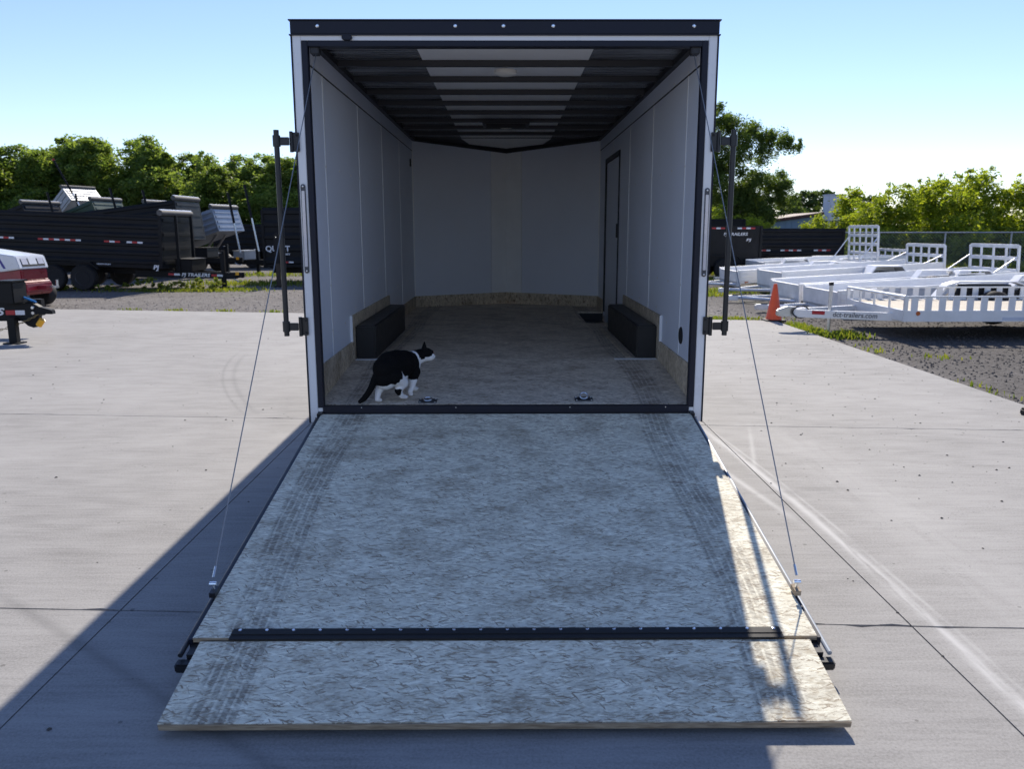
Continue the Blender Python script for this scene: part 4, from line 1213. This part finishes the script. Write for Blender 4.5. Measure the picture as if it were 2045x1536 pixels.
def trunk_mesh(h, r, seed, lean=(0, 0), limbs=6):
    rr = random.Random(seed); mb = MB()
    p = Vector((0, 0, -.05)); n = 6
    pts = [Vector((lean[0] * (k / n) ** 1.3 + rr.uniform(-.06, .06) * h * .1, lean[1] * (k / n), h * k / n)) for k in range(n + 1)]
    for k in range(n): mb.tube(pts[k], pts[k + 1], r * (1 - .75 * k / n), r * (1 - .75 * (k + 1) / n), 8)
    for k in range(limbs):
        q = pts[2 + k % (n - 2)]; a_ = rr.random() * 6.28; l = h * rr.uniform(.10, .19)
        m = q + Vector((cos(a_) * l * .6, sin(a_) * l * .6, l * .55)); e = m + Vector((cos(a_) * l * .5, sin(a_) * l * .5, l * .6))
        mb.tube(q, m, r * .32, r * .2, 6).tube(m, e, r * .2, r * .06, 6)
    return mb.mesh('trunk', 'trunk')


crowns, trunks = [], []
for k in range(4):
    rr = random.Random(50 + k)
    bl = []
    for q in range(12):
        a_ = rr.random() * 6.28; d = rr.uniform(.3, 1.5) if q else 0
        z = 1.4 + 5.4 * (q + rr.random() * .8) / 12; wz = 1.25 - abs(z - 3.6) * .16
        bl.append(((cos(a_) * d * wz, sin(a_) * d * wz, z), (1.3 * wz, 1.3 * wz, 1.15), 3400))
    bl.append(((rr.uniform(-.3, .3), 0, 7.0), (.95, .9, .8), 1900))
    for q in range(5): bl.append(((rr.uniform(-1.2, 1.2), rr.uniform(-.5, .5), rr.uniform(6.0, 7.4)), (.35, .35, .5), 300))
    bl.append(((0, 0, 1.2), (2.0, 1.8, 1.2), 2600))
    crowns.append(leaf_mesh('crown', 'leaf_wood', bl, .165, 80 + k))
    trunks.append(trunk_mesh(6.4, .17, 90 + k))


def put_tree(name, label, cat, k, loc, sc, rz, group, cr=None, tk=None):
    t = thing(name, label, cat, loc, rz, group)
    t.scale = sc
    link('crown', cr or crowns[k], t); link('trunk', tk or trunks[k], t)
    return t


# the wood on the left: px of the photograph turned into places on a line of trees
ORD = ['leftmost', 'second', 'third', 'fourth', 'fifth', 'sixth', 'seventh', 'eighth', 'ninth', 'tenth', 'eleventh', 'twelfth']
wood = [(-43.8, 62, 1.14), (-41.2, 66, 1.08), (-38.4, 63, 1.0), (-36.0, 66, 1.16), (-33.4, 62, 1.10), (-30.8, 65, 1.12), (-28.2, 62, 1.02),
        (-25.8, 66, 1.0), (-23.2, 62, .86), (-20.8, 65, 1.0), (-18.2, 62, .94), (-15.6, 65, .98)]
for i, (tx, ty, sc) in enumerate(wood):
    put_tree('wood_tree', (ORD[i] + ' leafy tree of the wood on the left') if i == 0 else (ORD[i] + ' leafy tree from the left in the wood on the left'), 'tree', i % 4, (tx, ty, -.05), (sc * R.uniform(1.75, 1.95), sc * 1.25, sc * R.uniform(1.0, 1.06)), R.random() * 6.28, 'trees of the wood on the left')
# undergrowth that closes the foot of the wood
bl = []
for k in range(34):
    bl.append(((-50 + k * 1.22, 60 + R.uniform(-1, 1), R.uniform(.8, 2.4)), (1.5, 1.2, 1.5), 700))
ug = link('undergrowth', leaf_mesh('undergrowth', 'leaf_wood', bl, .3, 401))
tag(ug, 'green undergrowth along the foot of the wood on the left', 'undergrowth', kind='stuff')

bl = []
for k in range(46):
    x_ = -54 + k * 1.5
    hh = 6.0 if x_ < -13 else 4.4
    bl.append(((x_, 71 + R.uniform(-1, 1), hh * R.uniform(.60, .80)), (1.7, 1.2, 1.6), 900))
    bl.append(((x_ + .7, 71 + R.uniform(-1, 1), 1.8), (1.7, 1.2, 1.8), 600))
tag(link('tree_belt', leaf_mesh('tree_belt', 'leaf_wood', bl, .22, 402)), 'green mass of trees closing the gaps behind the wood', 'trees', kind='stuff')

# tall slender tree standing above the wood
sl = put_tree('slender_tree', 'slender young tree with open top standing above the wood', 'tree', 0, (-24.2, 60, 0), (1, 1, 1), 0, None,
              leaf_mesh('crown', 'leaf_wood', [((0, 0, 4.5), (.9, .8, 1.5), 500), ((.15, 0, 6.3), (.7, .6, .9), 300), ((-.2, 0, 7.2), (.4, .4, .6), 130), ((.5, 0, 7.3), (.3, .3, .6), 90)], .22, 71), trunk_mesh(7.2, .10, 72))

# the willow beside the trailer on the right: sprays at px-derived heights
wl = [((-1.2, 0, 7.6), (.9, .9, .8), 700), ((0.3, 0, 6.9), (1.4, 1.1, .75), 1000), ((1.7, -.2, 6.6), (.9, .7, .45), 420), ((2.6, -.2, 6.35), (.75, .5, .32), 260), ((1.2, 0, 5.8), (.9, .8, .5), 360),
      ((-.9, 0, 5.9), (1.3, 1.1, .9), 1100), ((-.6, 0, 4.6), (1.7, 1.3, 1.1), 1700), ((1.2, 0, 4.0), (1.3, 1.1, .9), 1300), ((2.2, 0, 4.4), (.8, .7, .7), 520), ((2.5, 0, 3.5), (.7, .6, .6), 420),
      ((-.8, 0, 3.0), (1.6, 1.2, 1.0), 1500), ((.9, 0, 2.8), (1.2, 1.0, 1.0), 1300), ((1.4, 0, 1.6), (.8, .8, .9), 700), ((-2.4, 0, 5.2), (1.4, 1.2, 1.8), 1500), ((-2.3, 0, 7.3), (1.1, .9, .7), 600)]
wl = [(c_, r_, int(n_ * 4.6)) for c_, r_, n_ in wl]
put_tree('willow_tree', 'tall ragged willow with drooping sprays right of the cargo trailer', 'tree', 0, (12.6, 40, 0), (1, 1, 1), 0, None,
         leaf_mesh('crown', 'leaf_willow', wl, .15, 61, droop=.18, aspect=2.6), trunk_mesh(5.6, .26, 62, (-.6, 0), 10))

# far trees behind the yard
far = [(14.8, 56, .56), (17.6, 58, .50), (20.0, 62, .53), (22.4, 60, .50), (25.0, 64, .55), (27.4, 66, .56), (31.5, 66, .52), (36.0, 66, .55), (40.5, 66, .56)]
fcr = leaf_mesh('crown', 'leaf_far', [((0, 0, 4.6), (2.2, 2, 2.0), 3000), ((1.5, 0, 3.4), (1.6, 1.5, 1.6), 2200), ((-1.6, 0, 3.2), (1.6, 1.5, 1.5), 2200), ((.3, 0, 6.6), (1.4, 1.2, 1.0), 1600), ((0, 0, 1.8), (2.2, 2, 1.4), 2200)], .34, 65)
ftk = trunk_mesh(5.2, .2, 66)
for i, (tx, ty, sc) in enumerate(far):
    put_tree('far_tree', ('leftmost' if not i else ORD[i]) + ' small tree from the left along the right skyline', 'tree', 0, (tx, ty, 0), (sc * 1.35, sc, sc * R.uniform(1.08, 1.2)), R.random() * 6.28, 'far trees on the right skyline', fcr, ftk)

# light green bushes
bcr = [leaf_mesh('crown', 'leaf_bush', [((0, 0, 1.5), (1.3, 1.1, 1.0), 4600), ((.9, -.3, 1.0), (.9, .9, .8), 3000), ((-.9, -.2, 1.0), (.9, .9, .8), 3000), ((.2, 0, 2.5), (1.0, .8, .65), 2800), ((.1, -.5, .5), (1.2, .9, .5), 2400), ((-.5, 0, 2.9), (.35, .35, .45), 120), ((.6, 0, 3.0), (.3, .3, .4), 100)], .125, 200 + k, aspect=2.1) for k in range(3)]
btk = trunk_mesh(2.0, .06, 210, limbs=8)
bush = [(9.6, 33.5, .72), (11.6, 35, .62), (12.7, 36.5, .62), (13.7, 31, .62), (15.3, 30.0, .80), (16.2, 33.5, .95), (17.1, 31, .96), (18.9, 30.2, 1.06), (19.8, 33.5, 1.08), (20.7, 31, 1.12), (22.6, 30.4, 1.0), (24.4, 31.5, 1.0)]
for i, (tx, ty, sc) in enumerate(bush):
    put_tree('bush', ('leftmost' if not i else ORD[i]) + ' light green bush from the left, beyond the aluminium trailers', 'bush', 0, (tx, ty, 0), (sc * 1.3, sc * 1.1, sc * R.uniform(1.1, 1.2)), R.random() * 6.28, 'light green bushes behind the fence', bcr[i % 3], btk)


def weeds(name, label, spots, mat='leaf_weed', hmax=.25, seed=5, cat='weeds'):
    rr = random.Random(seed); vs, fs = [], []
    for (x, y, sx, sy, n_, h) in spots:
        for _ in range(n_):
            px, py = rr.gauss(x, sx), rr.gauss(y, sy)
            hh = h * rr.uniform(.35, 1.15); a_ = rr.random() * 6.28; b = rr.uniform(.006, .016) * (1 + h * 3)
            ln = rr.uniform(.1, .55) * hh
            i = len(vs)
            vs += [(px - cos(a_) * b, py - sin(a_) * b, -.03), (px + cos(a_) * b, py + sin(a_) * b, -.03),
                   (px + cos(a_ + 1.3) * ln + b * cos(a_), py + sin(a_ + 1.3) * ln, hh * .7), (px + cos(a_ + 1.3) * ln * 1.9, py + sin(a_ + 1.3) * ln * 1.9, hh)]
            fs.append((i, i + 1, i + 2, i + 3))
    me = bpy.data.meshes.new(name); me.from_pydata(vs, [], fs); me.materials.append(M[mat])
    return tag(link(name, me), label, cat, kind='stuff')


rr = random.Random(21)
wl_ = [((-10.6 + .16 * k, 18.35 + rr.uniform(-.25, .3), rr.uniform(.06, .20)), (.16, .2, .16), 130) for k in range(15)] + [((-13.5 + .3 * k, 18.5 + rr.uniform(-.2, .2), .08), (.2, .25, .10), 90) for k in range(9)]
tag(link('weed_patch', leaf_mesh('weed_patch', 'leaf_weed', wl_, .075, 22)), 'leafy green weeds growing under the tongue of the black dump trailer', 'weeds', kind='stuff')
weeds('roadside_grass', 'short green grass round the black dump trailers', [(-9.4, 18.05, 1.0, .18, 900, .07), (-8.2, 21, 1.2, .5, 900, .12), (-8.6, 26.2, 1.4, .5, 500, .15), (-8.0, 18.6, .4, .3, 250, .08)], seed=11)
weeds('grass_fringe', 'yellow green grass growing along the edge of the concrete pad',
      [(5.24, 9.3 - .3 * k, .10, .20, 80, .045) for k in range(6)] + [(4.3, 10.35, .5, .08, 260, .04), (5.50, 7.75, .14, .14, 240, .09), (5.3, 6.2, .1, .3, 30, .025), (5.9, 5.6, .12, .1, 30, .025), (5.2, 3.4, .06, .4, 30, .025), (3.9, 10.6, .4, .1, 130, .04)]
      + [(-8.2 + 1.1 * k, 12.35 - .17 * k, .12, .05, 50, .05) for k in range(5)], seed=12)
weeds('yard_grass', 'grass growing among the parked trailers on the right',
      [(6.3, 17.6, .6, .3, 500, .10), (5.3, 16.2, .5, .25, 350, .06), (7, 22, 1.5, .6, 800, .18), (7.0, 17.3, .5, .3, 250, .08), (12, 27, 4, .5, 1600, .4), (18, 28.5, 4, .6, 1600, .5)], seed=13)
